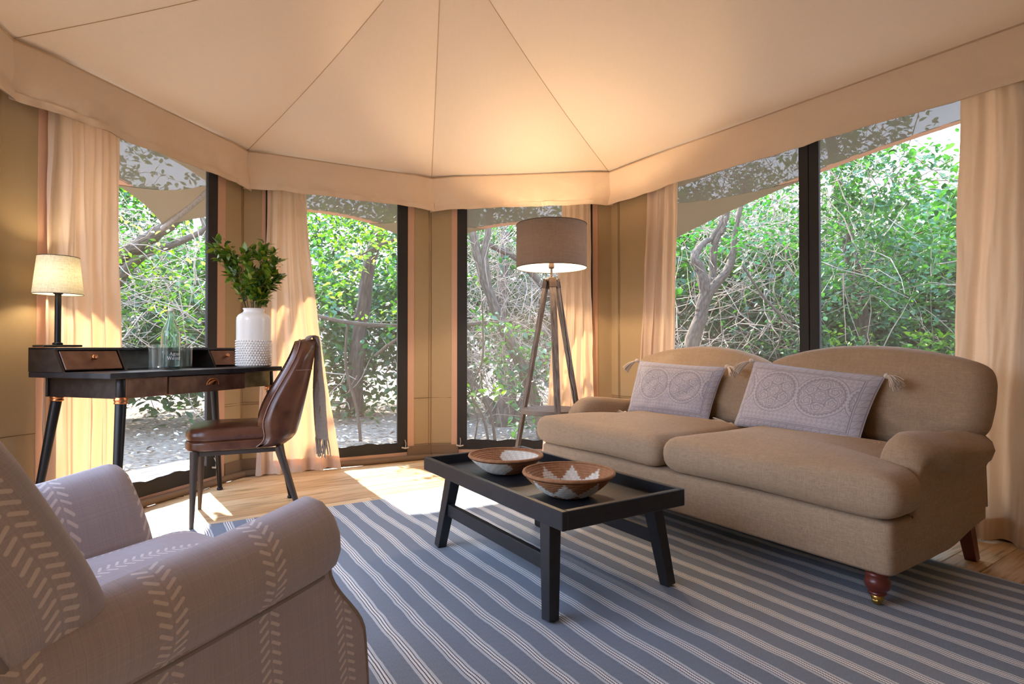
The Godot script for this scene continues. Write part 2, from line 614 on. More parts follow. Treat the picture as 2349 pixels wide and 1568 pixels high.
# round medallions with petals between banded borders, a tone-on-tone print
func make_pillow_print() -> void:
	var w = 640; var h = 400
	rng.seed = 13
	var rr = PackedFloat32Array()
	for i in 4096: rr.append(rng.randf_range(-0.035, 0.035))
	var tx = img_tex(w, h, func(x, y):
		var p = Vector2(x / float(w) * 0.64, y / float(h) * 0.40)
		var light = Color(0.77, 0.765, 0.79); var dark = Color(0.53, 0.515, 0.54)
		var k = 0.0
		var edge = minf(minf(p.x, 0.64 - p.x), minf(p.y, 0.40 - p.y))
		if edge < 0.056:
			if absf(edge - 0.052) < 0.002 or absf(edge - 0.044) < 0.0012 or absf(edge - 0.005) < 0.002:
				k = 1.0
			else:
				var s = p.x + p.y
				k = 0.8 if absf(absf(fposmod(s, 0.04) - 0.02) - (edge - 0.008) * 0.55) < 0.0017 else 0.12
				if sin(p.x * 900.0) * sin(p.y * 900.0) > 0.5: k = maxf(k, 0.5)
		else:
			var best = 10.0
			var bp = Vector2.ZERO
			for cx in [-0.02, 0.21, 0.44, 0.67]:
				var q = p - Vector2(cx, 0.175)
				if q.length() < best:
					best = q.length(); bp = q
			var a = bp.angle()
			for r in [0.026, 0.033, 0.096, 0.102, 0.121]:
				if absf(best - r) < 0.0016: k = 1.0
			if best < 0.026:
				k = maxf(k, 0.85 if absf(cos(a * 4.0)) * 0.02 > best - 0.004 and fposmod(best * 160.0, 1.0) < 0.6 else 0.1)
			elif best > 0.033 and best < 0.096:
				var lobe = fposmod(a / TAU * 6.0, 1.0) - 0.5
				var q = Vector2(lobe * best * 1.0, best - 0.064)
				var rad = q.length()
				if absf(rad - 0.027) < 0.0017 or absf(rad - 0.014) < 0.0013: k = 1.0
				elif rad > 0.027:
					k = 0.75 if sin(best * 420.0 + absf(lobe) * 30.0) > 0.55 else 0.15
				else:
					k = 0.7 if sin(q.angle() * 5.0 + rad * 500.0) > 0.5 else 0.1
			elif best > 0.102 and best < 0.121:
				k = maxf(k, 0.8 if absf(fposmod(a / TAU * 36.0, 1.0) - 0.5) * 0.018 > best - 0.104 else 0.15)
			else:
				k = maxf(k, 0.65 if sin(p.x * 520.0 + 2.0 * sin(p.y * 300.0)) * sin(p.y * 560.0 + 2.0 * sin(p.x * 260.0)) > 0.12 else 0.1)
		var d: float = rr[(x * 61 + y * 137) % 4096] + (0.02 if (x + y) % 2 == 0 else -0.02)
		var c = light.lerp(dark, k * 0.78)
		return Color(c.r + d, c.g + d, c.b + d))
	var m = mat("medallion_print", rgb(240, 236, 240), 0.9)
	m.albedo_texture = tx
	m.heightmap_enabled = true
	m.heightmap_texture = M.weave
	m.heightmap_scale = 0.02
	cloth_sheen(m, 0.25)

# ---------------------------------------------------------------- floor
func room_poly() -> PackedVector2Array:
	return PackedVector2Array([K0, KA, KB, KC, KR, KL])

func make_floor() -> void:
	var fl = thing("floor", "pale honey pine plank floor of the tent", "floor", Vector3.ZERO, 0.0, "", "structure")
	var g = Geo.new()
	# solid bed under the boards, dark in the joints
	var poly = room_poly()
	var top = []; var bot = []
	for q in poly:
		top.append(P(q.x, q.y, -0.012)); bot.append(P(q.x, q.y, -0.13))
	g.face(top, Vector3.UP); g.face(bot, Vector3.DOWN)
	for i in 6:
		var a: Vector3 = top[i]; var b: Vector3 = top[(i + 1) % 6]
		var nn = (b - a).cross(Vector3.UP).normalized()
		g.face([a, b, bot[(i + 1) % 6], bot[i]], nn)
	obj("floor_bed", g, M.floor_gap, fl)
	# boards run across the tent; each is cut where it meets the walls
	var along = Vector2(0.824, 0.566)
	var cross = Vector2(0.566, -0.824)
	var wd = 0.132
	rng.seed = 21
	for k in range(-40, 12):
		var o = cross * (k * wd) + Vector2(-0.5, 0.0)
		var lo = -20.0; var hi = 20.0
		for e in [0.06, wd - 0.06]:
			var base: Vector2 = o + cross * e
			var l = -20.0; var h = 20.0
			for i in 6:
				var a = poly[i]; var b = poly[(i + 1) % 6]
				var inn = Vector2(b.y - a.y, -(b.x - a.x))
				var dn = along.dot(inn)
				var tt = (a - base).dot(inn) / dn if absf(dn) > 1e-6 else 0.0
				if dn > 0.0: l = maxf(l, tt)
				elif dn < 0.0: h = minf(h, tt)
			lo = maxf(lo, l); hi = minf(hi, h)
		if hi - lo < 0.05: continue
		var s = lo
		while s < hi - 0.02:
			var e2 = minf(hi, s + rng.randf_range(1.4, 2.6))
			if hi - e2 < 0.3: e2 = hi
			var mid = o + along * (s + e2) * 0.5 + cross * wd * 0.5
			var b = Geo.new()
			b.box(Vector3.ZERO, Vector3(e2 - s - 0.002, 0.022, wd - 0.0022), 0.0022)
			for i in b.t.size():
				b.t[i] += Vector2(k * 0.37 + s, k * 0.213)
			var plank = obj("plank", b, M["plank_%d" % rng.randi_range(0, 3)], fl)
			plank.position = P(mid.x, mid.y, -0.011 + rng.randf_range(-0.0006, 0.0))
			plank.rotation.y = atan2(0.566, 0.824)
			s = e2

# ---------------------------------------------------------------- tent
func side_node(called: String, a: Vector2, b: Vector2, kind := "structure"):
	var o = Node3D.new()
	o.name = called
	add_child(o, true)
	var u = (b - a).normalized()
	o.transform = Transform3D(Basis(Vector3(u.x, 0, -u.y), Vector3.UP, Vector3(u.y, 0, u.x)), P(a.x, a.y))
	o.set_meta("kind", kind)
	return o

func slab(called: String, m: Material, parent, u0: float, u1: float, h0: float, h1: float, z0: float, z1: float, bev := 0.002):
	var g = Geo.new()
	g.box(Vector3((u0 + u1) * 0.5, (h0 + h1) * 0.5, (z0 + z1) * 0.5), Vector3(u1 - u0, h1 - h0, z1 - z0), bev)
	return obj(called, g, m, parent)

# slightly slack canvas between two heights
func canvas(called: String, m: Material, parent, u0: float, u1: float, h0: float, h1: float, sd: int):
	var g = Geo.new()
	var f = FastNoiseLite.new()
	f.seed = sd
	f.frequency = 1.6
	for zz in [0.0, -0.03]:
		g.grid(maxi(4, int((u1 - u0) * 14)), 24, func(a, b):
			var u = lerpf(u0, u1, a); var h = lerpf(h0, h1, b)
			var k = minf(1.0, minf(a, 1.0 - a) * 6.0) * minf(1.0, minf(b, 1.0 - b) * 8.0)
			return Vector3(u, h, zz + k * 0.010 * f.get_noise_2d(u * 1.5 + h * 1.1, h * 0.6)), false, zz < 0.0, Vector2(u1 - u0, h1 - h0))
	for q in [[u0, h0, u0, h1, Vector3.LEFT], [u1, h0, u1, h1, Vector3.RIGHT], [u0, h0, u1, h0, Vector3.DOWN], [u0, h1, u1, h1, Vector3.UP]]:
		g.face([Vector3(q[0], q[1], 0), Vector3(q[2], q[3], 0), Vector3(q[2], q[3], -0.03), Vector3(q[0], q[1], -0.03)], q[4])
	return obj(called, g, m, parent)

func stitches(parent, pts: Array):
	var g = Geo.new()
	for p in pts:
		g.tube([Vector3(p[0], p[1], 0.001), Vector3((p[0] + p[2]) * 0.5 + 0.002, (p[1] + p[3]) * 0.5, 0.003), Vector3(p[2], p[3], 0.001)], 0.0016, 0.0016, 5)
	return obj("seam", g, M.stitch, parent)

# a window of insect screen edged with black webbing; frame bands butt inside the opening
func screen_window(called: String, label: String, a: Vector2, b: Vector2, u0: float, u1: float, h0: float, h1: float, bl: float, br: float, bb: float, mull := -1.0):
	var o = side_node(called, a, b)
	o.set_meta("label", label)
	slab("webbing_frame", M.black_webbing, o, u0, u0 + bl, h0, h1, -0.018, 0.006)
	slab("webbing_frame", M.black_webbing, o, u1 - br, u1, h0, h1, -0.018, 0.006)
	var g = Geo.new()
	g.grid(24, 3, func(s, t):
		return Vector3(lerpf(u0 + bl, u1 - br, s), h0 + bb * t + (0.006 * sin(s * 19.0) + 0.004 * sin(s * 43.0)) * (1.0 if t > 0.9 else 0.0), 0.006 + 0.002 * sin(s * 31.0)), false, false)
	g.grid(24, 3, func(s, t):
		return Vector3(lerpf(u0 + bl, u1 - br, s), h0 + bb * t + (0.006 * sin(s * 19.0) + 0.004 * sin(s * 43.0)) * (1.0 if t > 0.9 else 0.0), -0.012), false, true)
	obj("bottom_webbing", g, M.black_webbing, o)
	if mull > 0.0:
		slab("mullion_webbing", M.black_webbing, o, mull - 0.058, mull - 0.002, h0, h1, -0.02, 0.008)
		slab("mullion_webbing", M.black_webbing, o, mull + 0.002, mull + 0.058, h0, h1, -0.024, 0.005)
	var s = Geo.new()
	s.face([Vector3(u0 + bl, h0 + bb, -0.008), Vector3(u1 - br, h0 + bb, -0.008), Vector3(u1 - br, h1, -0.008), Vector3(u0 + bl, h1, -0.008)], Vector3(0, 0, 1))
	obj("screen", s, M.insect_screen, o)
	return o

func toggle(parent, at: Vector3):
	var g = Geo.new()
	g.tube([at + Vector3(0.0, 0.05, 0.0), at + Vector3(0.005, 0.02, 0.012), at + Vector3(0.0, -0.012, 0.014)], 0.003, 0.003, 6)
	g.tube([at + Vector3(-0.03, -0.008, 0.012), at + Vector3(0.0, -0.016, 0.02), at + Vector3(0.028, -0.01, 0.012)], 0.006, 0.006, 7)
	return obj("toggle", g, M.pillow_back, parent)

func make_tent() -> void:
	var l0 = K0.distance_to(KA); var l1 = KA.distance_to(KB); var l2 = KB.distance_to(KC); var l3 = KC.distance_to(KR)
	var top = 2.34
	# left wall of the bay
	var w = side_node("wall_left", K0, KA)
	canvas("canvas_panel", M.khaki_canvas, w, 0.0, 0.155, 0.0, top, 1)
	slab("trim_strip", M.pink_webbing, w, 0.155, 0.200, 0.0, top, -0.03, 0.004)
	slab("trim_strip", M.pink_webbing, w, 1.279, 1.352, 0.0, top, -0.03, 0.004)
	canvas("canvas_panel", M.khaki_canvas, w, 1.352, l0, 0.0, top, 2)
	slab("sill_strip", M.pink_webbing, w, 0.200, 1.279, 0.0, 0.055, -0.03, 0.003)
	stitches(w, [[l0 - 0.022, 0.0, l0 - 0.022, top], [l0 - 0.008, 0.0, l0 - 0.008, top], [1.352, 0.52, l0, 0.52], [1.352, 0.505, l0, 0.505], [0.0, 0.5, 0.155, 0.5]])
	slab("skirt", M.brown_canvas, w, 1.352, l0 - 0.002, 0.0, 0.12, 0.0, 0.010)
	var win = screen_window("window_1", "black edged screen window beside the desk", K0, KA, 0.200, 1.279, 0.055, top, 0.05, 0.082, 0.085)
	toggle(win, Vector3(1.255, 0.13, 0.01))
	# front left
	w = side_node("wall_front_left", KA, KB)
	canvas("canvas_panel", M.khaki_canvas, w, 0.0, 0.118, 0.0, top, 3)
	slab("trim_strip", M.pink_webbing, w, 0.118, 0.145, 0.0, top, -0.03, 0.004)
	slab("trim_strip", M.pink_webbing, w, 1.202, 1.257, 0.0, top, -0.03, 0.004)
	canvas("canvas_panel", M.khaki_canvas, w, 1.257, l1, 0.0, top, 4)
	slab("sill_strip", M.pink_webbing, w, 0.145, 1.202, 0.0, 0.070, -0.03, 0.003)
	stitches(w, [[l1 - 0.004, 0.0, l1 - 0.004, top], [l1 - 0.022, 0.0, l1 - 0.022, top], [1.257, 0.50, l1, 0.50], [1.257, 0.125, l1, 0.125], [0.0, 0.52, 0.118, 0.52], [0.0, 0.505, 0.118, 0.505]])
	slab("skirt", M.brown_canvas, w, 0.0, 0.145, 0.0, 0.12, 0.0, 0.010)
	slab("skirt", M.brown_canvas, w, 1.20, l1 - 0.002, 0.0, 0.115, 0.0, 0.012)
	win = screen_window("window_2", "black edged screen window behind the chair", KA, KB, 0.145, 1.202, 0.070, top, 0.03, 0.083, 0.080)
	toggle(win, Vector3(1.18, 0.12, 0.01))
	# front right
	w = side_node("wall_front_right", KB, KC)
	canvas("canvas_panel", M.khaki_canvas, w, 0.0, 0.167, 0.0, top, 5)
	slab("trim_strip", M.pink_webbing, w, 0.167, 0.215, 0.0, top, -0.03, 0.004)
	slab("trim_strip", M.pink_webbing, w, 1.335, 1.380, 0.0, top, -0.03, 0.004)
	canvas("canvas_panel", M.khaki_canvas, w, 1.380, l2, 0.0, top, 6)
	slab("sill_strip", M.pink_webbing, w, 0.215, 1.335, 0.0, 0.075, -0.03, 0.003)
	stitches(w, [[0.0, 0.50, 0.167, 0.50], [0.0, 0.125, 0.167, 0.125]])
	slab("skirt", M.brown_canvas, w, 0.002, 0.225, 0.0, 0.115, 0.0, 0.012)
	win = screen_window("window_3", "black edged screen window behind the tripod lamp", KB, KC, 0.215, 1.335, 0.075, top, 0.080, 0.035, 0.075)
	toggle(win, Vector3(0.24, 0.12, 0.01))
	# right long wall
	w = side_node("wall_right", KC, KR)
	canvas("canvas_panel", M.khaki_canvas, w, 0.0, 0.50, 0.0, top + 0.03, 7)
	canvas("canvas_panel", M.khaki_canvas, w, 2.62, l3, 0.0, top + 0.03, 8)
	slab("sill_panel", M.khaki_canvas, w, 0.50, 2.62, 0.0, 0.10, -0.03, 0.0)
	stitches(w, [[0.075, 0.0, 0.075, top], [0.088, 0.0, 0.088, top], [0.0, 0.52, 0.50, 0.52], [0.0, 0.505, 0.50, 0.505]])
	screen_window("window_4", "wide black edged screen window behind the sofa", KC, KR, 0.50, 2.62, 0.10, top + 0.03, 0.04, 0.05, 0.08, 1.602)
	# the rest of the tent behind the camera
	w = side_node("wall_rear", KR, KL)
	canvas("canvas_panel", M.khaki_canvas, w, 0.0, KR.distance_to(KL), 0.0, 2.36, 9)
	w = side_node("wall_rear_left", KL, K0)
	canvas("canvas_panel", M.khaki_canvas, w, 0.0, 1.5, 0.0, 2.32, 10)
	canvas("canvas_panel", M.khaki_canvas, w, 4.2, 4.4, 0.0, 2.32, 11)
	slab("sill_panel", M.khaki_canvas, w, 1.5, 4.2, 0.0, 0.10, -0.03, 0.0)
	stitches(w, [[1.2, 0.0, 1.2, 2.3], [4.38, 0.0, 4.38, 2.3]])
	screen_window("window_5", "wide black edged screen window in the near long wall", KL, K0, 1.5, 4.2, 0.10, 2.32, 0.04, 0.04, 0.08, 2.85)
	# padded roll along the foot of the walls
	var g = Geo.new()
	for ab in [[K0, KA], [KA, KB], [KB, KC], [KC, KR], [KL, K0]]:
		var a: Vector2 = ab[0]; var b: Vector2 = ab[1]
		var u = (b - a).normalized()
		var nin = Vector2(u.y, -u.x)
		a += nin * 0.03 + u * 0.012; b += nin * 0.03 - u * 0.012
		var path = []
		for i in 9:
			var q = a.lerp(b, i / 8.0)
			path.append(P(q.x, q.y, 0.022 + 0.002 * sin(i * 2.1)))
		g.tube(path, 0.022, 0.022, 10)
	var bs = obj("baseboard_roll", g, M.brown_canvas)
	tag(bs, "brown canvas roll along the foot of the tent walls", "", "", "structure")
	make_ceiling()
	make_valance()
	make_curtains()
	make_flysheet()

func eave(i: int) -> Vector3:
	match i:
		0: return P(K0.x, K0.y, E0)
		1: return P(KA.x, KA.y, E0)
		2: return P(KB.x, KB.y, E0)
		3: return P(KC.x, KC.y, EC)
		4: return P(KR.x, KR.y, EC + 0.06)
	return P(KL.x, KL.y, E0)

func make_ceiling() -> void:
	var ce = thing("ceiling", "cream canvas tent ceiling rising in seamed panels", "ceiling", Vector3.ZERO, 0.0, "", "structure")
	var back = Vector3(BACK.x, 0, -BACK.y)
	var ridge = P(2.0, -0.076, 3.15)
	var panels = [[eave(0), eave(1), APEX, APEX], [eave(1), eave(2), APEX, APEX], [eave(2), eave(3), APEX, APEX], [eave(3), eave(4), APEX, ridge], [eave(5), eave(0), ridge, APEX]]
	var hang = func(q, s, v):
		var a: Vector3 = q[0].lerp(q[1], s); var b: Vector3 = q[2].lerp(q[3], s)
		return a.lerp(b, v) - Vector3.UP * (0.05 * sin(PI * v) + 0.045 * sin(PI * pow(v, 0.6)) * sin(PI * s))
	for q in panels:
		var g = Geo.new()
		g.grid(22, 22, func(s, v): return hang.call(q, s, v), false, true)
		g.grid(22, 22, func(s, v): return hang.call(q, s, v) + Vector3.UP * 0.03, false, false)
		for k in g.n.size():      # face in and out
			pass
		obj("panel", g, M.cream_canvas, ce)
	for k in 5:
		var a = eave(k)
		var g = Geo.new()
		var path = []
		for i in 25:
			var v = i / 24.0
			path.append(a.lerp(APEX, v) - Vector3.UP * (0.05 * sin(PI * v) + 0.003) if k < 4 else a.lerp(eave(3), v))
		if k < 4:
			g.tube(path, 0.0016, 0.0016, 5)
			obj("seam", g, M.fine_seam, ce)
	# gable end behind the camera
	var ge = Geo.new()
	ge.face([eave(4), eave(5), ridge], -back)
	ge.face([eave(4) + back * 0.03, eave(5) + back * 0.03, ridge + back * 0.03], back)
	obj("gable", ge, M.cream_canvas, ce)

func make_valance() -> void:
	var names = ["trim_1", "trim_2", "trim_3", "trim_4", "trim_5"]
	var drop = [0.262, 0.255, 0.262, 0.262, 0.26]
	var ids = [[0, 1], [1, 2], [2, 3], [3, 4], [5, 0]]
	for k in 5:
		var a = eave(ids[k][0]); var b = eave(ids[k][1])
		var u = (b - a).normalized()
		var nin = Vector3.UP.cross(u).normalized() * -1.0
		var f = FastNoiseLite.new()
		f.seed = 60 + k
		f.frequency = 2.0
		var ln = (b - a).length()
		var o = Node3D.new()
		o.name = names[k]
		add_child(o, true)
		o.set_meta("kind", "structure")
		o.set_meta("label", "cream canvas valance hanging from the eave")
		var pt = func(s, v, off):
			var x: float = lerpf(-0.005, ln + 0.005, s)
			var ends = minf(1.0, minf(s, 1.0 - s) * 8.0)
			var z: float = 0.075 + 0.014 * v * f.get_noise_2d(x * 2.0, v * 0.5) * 2.0 - 0.026 * (1.0 - ends) + off
			var y: float = -v * drop[k] - 0.012 * (1.0 - ends) * v + 0.008 * f.get_noise_2d(x * 0.9, 7.0) * v
			return a + u * x + nin * z + Vector3.UP * y
		var g = Geo.new()
		g.grid(60, 10, func(s, v): return pt.call(s, v, 0.0), false, false, Vector2(ln, 0.26))
		g.grid(60, 10, func(s, v): return pt.call(s, v, -0.004), false, true, Vector2(ln, 0.26))
		obj("valance", g, M.valance_canvas, o)
		var h = Geo.new()      # folded hem and the piped seam at the eave
		h.grid(60, 2, func(s, v): return pt.call(s, 0.86 + 0.14 * v, 0.0035), false, false)
		obj("hem", h, M.valance_canvas, o)
		var p = Geo.new()
		var path = []
		for i in 31: path.append(pt.call(i / 30.0, 0.0, 0.002))
		p.tube(path, 0.004, 0.004, 6)
		obj("eave_seam", p, M.fine_seam, o)
		var c = Geo.new()
		path = []
		for i in 9: path.append(pt.call(1.0, i / 8.0, 0.002))
		c.tube(path, 0.002, 0.002, 5)
		obj("seam", c, M.fine_seam, o)

func curtain(label: String, a: Vector2, b: Vector2, t0: float, t1: float, b0: float, b1: float, h0: float, h1: float, folds: float, depth: float, sd: int, z0 := 0.014, pinch := 0.05):
	var o = side_node(numbered("curtain"), a, b, "thing")
	tag(o, label, "curtain", "peach cotton curtains at the tent windows")
	var f = FastNoiseLite.new()
	f.seed = sd
	f.frequency = 1.0
	var pt = func(s, v, off):
		var k = pow(v, 1.25)
		var l = lerpf(t0, b0, k) + 0.012 * f.get_noise_2d(v * 2.0, 3.0)
		var r = lerpf(t1, b1, k) + 0.014 * f.get_noise_2d(v * 2.0, 9.0)
		var ss: float = s + 0.10 * f.get_noise_2d(s * 2.3, v * 0.55 + 5.0)
		var ph = ss * folds * TAU
		var wob = 0.5 + 0.5 * sin(ph) * (0.8 + 0.35 * f.get_noise_2d(s * 4.0, 20.0)) + 0.16 * sin(ph * 2.0 + 1.0 + 2.0 * f.get_noise_2d(v, 30.0))
		var x = lerpf(l, r, s) + 0.25 * depth * cos(ph) * (0.4 + 0.6 * v) / maxf(folds * 0.25, 1.0)
		var z: float = z0 + depth * (0.45 + 0.75 * v) * wob + pinch * v * v + off
		return Vector3(x, lerpf(h1, h0, v) + 0.012 * f.get_noise_2d(s * 6.0, 40.0) * v, z)
	var g = Geo.new()
	g.grid(int(folds * 18), 40, func(s, v): return pt.call(s, v, 0.0), false, false, Vector2(folds * 0.16, 2))
	obj("cloth", g, M.curtain, o)
	var h = Geo.new()
	h.grid(int(folds * 18), 3, func(s, v): return pt.call(s, 0.955 + 0.045 * v, 0.0035), false, false, Vector2(folds * 0.16, 0.1))
	obj("hem", h, M.curtain, o)
	return o

func make_curtains() -> void:
	curtain("peach curtain behind the small table lamp and the desk", K0, KA, 0.185, 0.555, 0.10, 0.56, 0.012, 2.10, 4.6, 0.055, 70)
	curtain("peach curtain behind the leather desk chair", KA, KB, 0.150, 0.415, 0.07, 0.665, 0.012, 2.10, 4.4, 0.05, 71)
	curtain("peach curtain behind the tripod floor lamp", KB, KC, 1.075, 1.325, 0.90, 1.330, 0.012, 2.12, 4.4, 0.045, 72)
	curtain("narrow peach curtain between lamp and sofa back", KC, KR, 0.395, 0.690, 0.29, 0.66, 0.012, 2.14, 3.4, 0.05, 73)
	curtain("wide peach curtain at the sofa's near arm", KC, KR, 2.350, 3.05, 2.30, 3.02, 0.012, 2.17, 6.5, 0.06, 74)

# outer fly: net and canvas eaves reaching out past the walls on poles
func make_flysheet() -> void:
	var outv = [Vector2(-1.02, 0.22), Vector2(-0.79, 0.61), Vector2(-0.20, 0.98), Vector2(0.52, 0.86)]
	var ks = [K0, KA, KB, KC]
	var tips = []
	for i in 4:
		var q: Vector2 = ks[i] + outv[i].normalized() * 1.4
		tips.append(P(q.x, q.y, 1.97))
	var q2 = KR + Vector2(0.797, 0.604) * 1.3
	tips.append(P(q2.x, q2.y, 2.35))
	var lab = ["sagging net awning outside the desk window", "canvas edged awning outside the window behind the chair", "canvas edged awning outside the window behind the tripod lamp", "long net awning outside the wide sofa window"]
	for k in 4:
		var o = thing("awning", lab[k], "awning")
		var a = eave(k) + Vector3.UP * 0.02; var b = eave(k + 1) + Vector3.UP * 0.02
		var ta: Vector3 = tips[k]; var tb: Vector3 = tips[k + 1]
		var inw = ((a + b) - (ta + tb)) * 0.5
		inw.y = 0.0
		inw = inw.normalized()
		var pt = func(s, v):
			var e: Vector3 = a.lerp(b, s)
			var rim: Vector3 = ta.lerp(tb, s) + 4.0 * s * (1.0 - s) * (inw * 0.42 + Vector3.UP * 0.16)
			return e.lerp(rim, v) - Vector3.UP * 0.05 * sin(PI * v)
		var g = Geo.new()
		g.grid(30, 10, func(s, v): return pt.call(s, v * 0.35 ), false, false)
		obj("eave_canvas", g, M.fly_canvas, o)
		var n = Geo.new()
		n.grid(30, 10, func(s, v): return pt.call(s, 0.35 + v * 0.55), false, false, Vector2(3, 1))
		obj("shade_net", n, M.shade_net, o)
		var t = Geo.new()
		t.grid(40, 2, func(s, v): return pt.call(s, 0.88 + v * 0.12), false, false)
		obj("border", t, M.fly_trim, o)
		for sd in [0.0, 1.0]:
			var c = Geo.new()
			c.grid(10, 8, func(s, v): return pt.call(absf(sd - s * 0.30 * v), 0.3 + 0.7 * v) - Vector3.UP * 0.004, false, false)
			obj("corner_patch", c, M.fly_canvas, o)
	for k in 4:
		var g = Geo.new()
		var hd = Vector3(outv[k].x, 0, -outv[k].y).normalized() * 0.05
		g.tube([eave(k) - Vector3.UP * 0.06 + hd, tips[k] - Vector3.UP * 0.03], 0.028, 0.024, 8)
		tag(obj("awning_pole", g, M.grey_wood), ["awning pole beyond the lamp end of the desk", "awning pole reaching out above the desk window", "awning pole at the middle corner between two windows", "awning pole at the corner beside the sofa window"][k], "pole", "poles of the outer fly")

# ---------------------------------------------------------------- outdoors
func leaf_mesh(ln: float, wd: float, fold := 0.25) -> ArrayMesh:
	var g = Geo.new()
	var rows = []
	for j in 5:
		var v = j / 4.0
		var w = wd * sin(PI * pow(v, 0.8)) * 0.5
		var y = -0.35 * ln * v * v * 0.4
		rows.append(PackedVector3Array([Vector3(-w, y + w * fold, v * ln), Vector3(0, y, v * ln), Vector3(w, y + w * fold, v * ln)]))
	g.sheet(rows, false, true)
	return g.mesh()

func rnd_basis() -> Basis:
	return Basis.from_euler(Vector3(rng.randf_range(-0.9, 0.9), rng.randf() * TAU, rng.randf_range(-0.9, 0.9)))

func leaf_color(pal: Array) -> Color:
	var a: Color = pal[rng.randi_range(0, pal.size() - 1)]
	var k = rng.randf_range(0.65, 1.3)
	return Color(a.r * k, a.g * k, a.b * k)

func in_ball() -> Vector3:
	while true:
		var p = Vector3(rng.randf_range(-1, 1), rng.randf_range(-1, 1), rng.randf_range(-1, 1))
		if p.length_squared() < 1.0: return p
	return Vector3.ZERO

# blobs: [centre, half-sizes, leaf count]; leaves come in sprays
func foliage(parent, called: String, blobs: Array, mesh: Mesh, pal: Array, big := 1.0):
	var xs = []; var cs = []
	for bl in blobs:
		var left: int = bl[2]
		while left > 0:
			var at: Vector3 = bl[0] + in_ball() * bl[1]
			var dir = in_ball().normalized()
			var tone = leaf_color(pal)
			for i in mini(14, left):
				var p = at + dir * (i * 0.03 * big) + in_ball() * 0.07 * big
				xs.append(Transform3D(rnd_basis() * (big * rng.randf_range(0.7, 1.25)), p))
				cs.append(tone.lerp(leaf_color(pal), 0.35))
			left -= 14
	return many(called, mesh, M.leaf, xs, cs, parent)

func twigs(parent, blobs: Array, mult := 1.0, r := 0.006):
	var g = Geo.new()
	for bl in blobs:
		for i in int(bl[2] * mult):
			var p: Vector3 = bl[0] + in_ball() * bl[1]
			var d = (in_ball() + Vector3(0, 0.15, 0)).normalized()
			var path = [p]
			for k in 4:
				d = (d + in_ball() * 0.45).normalized()
				p += d * rng.randf_range(0.10, 0.28)
				path.append(p)
			var rr = r * rng.randf_range(0.5, 1.5)
			g.tube(path, rr, rr * 0.4, 3)
	var o = obj("twigs", g, M.pale_twig, parent)
	o.set_meta("kind", "stuff")
	return o

func limb(parent, called: String, pts: Array, r0: float, r1: float):
	var g = Geo.new()
	var path = []
	for i in pts.size() - 1:
		for k in 4:
			var s = k / 4.0
			var a: Vector3 = pts[maxi(i - 1, 0)]; var b: Vector3 = pts[i]; var c: Vector3 = pts[i + 1]; var d: Vector3 = pts[mini(i + 2, pts.size() - 1)]
			path.append(b.cubic_interpolate(c, a, d, s) + in_ball() * r0 * 0.12)
	path.append(pts[-1])
	var rad = []
	for i in path.size():
		rad.append(lerpf(r0, r1, float(i) / (path.size() - 1)) * rng.randf_range(0.96, 1.05))
	g.tube(path, r0, r1, 10, rad)
	return obj(called, g, M.bark, parent)

func single_leaves(parent, mesh: Mesh, m_base: StandardMaterial3D, pts: Array, pal: Array, sz := 1.0):
	var mats = []
	for k in pal.size():
		var mm: StandardMaterial3D = m_base.duplicate()
		mm.vertex_color_use_as_albedo = false
		mm.albedo_color = pal[k].linear_to_srgb()
		mats.append(mm)
	for p in pts:
		var o = obj("leaf", mesh, mats[rng.randi_range(0, pal.size() - 1)], parent)
		o.transform = Transform3D(rnd_basis() * (sz * rng.randf_range(0.75, 1.2)), p)

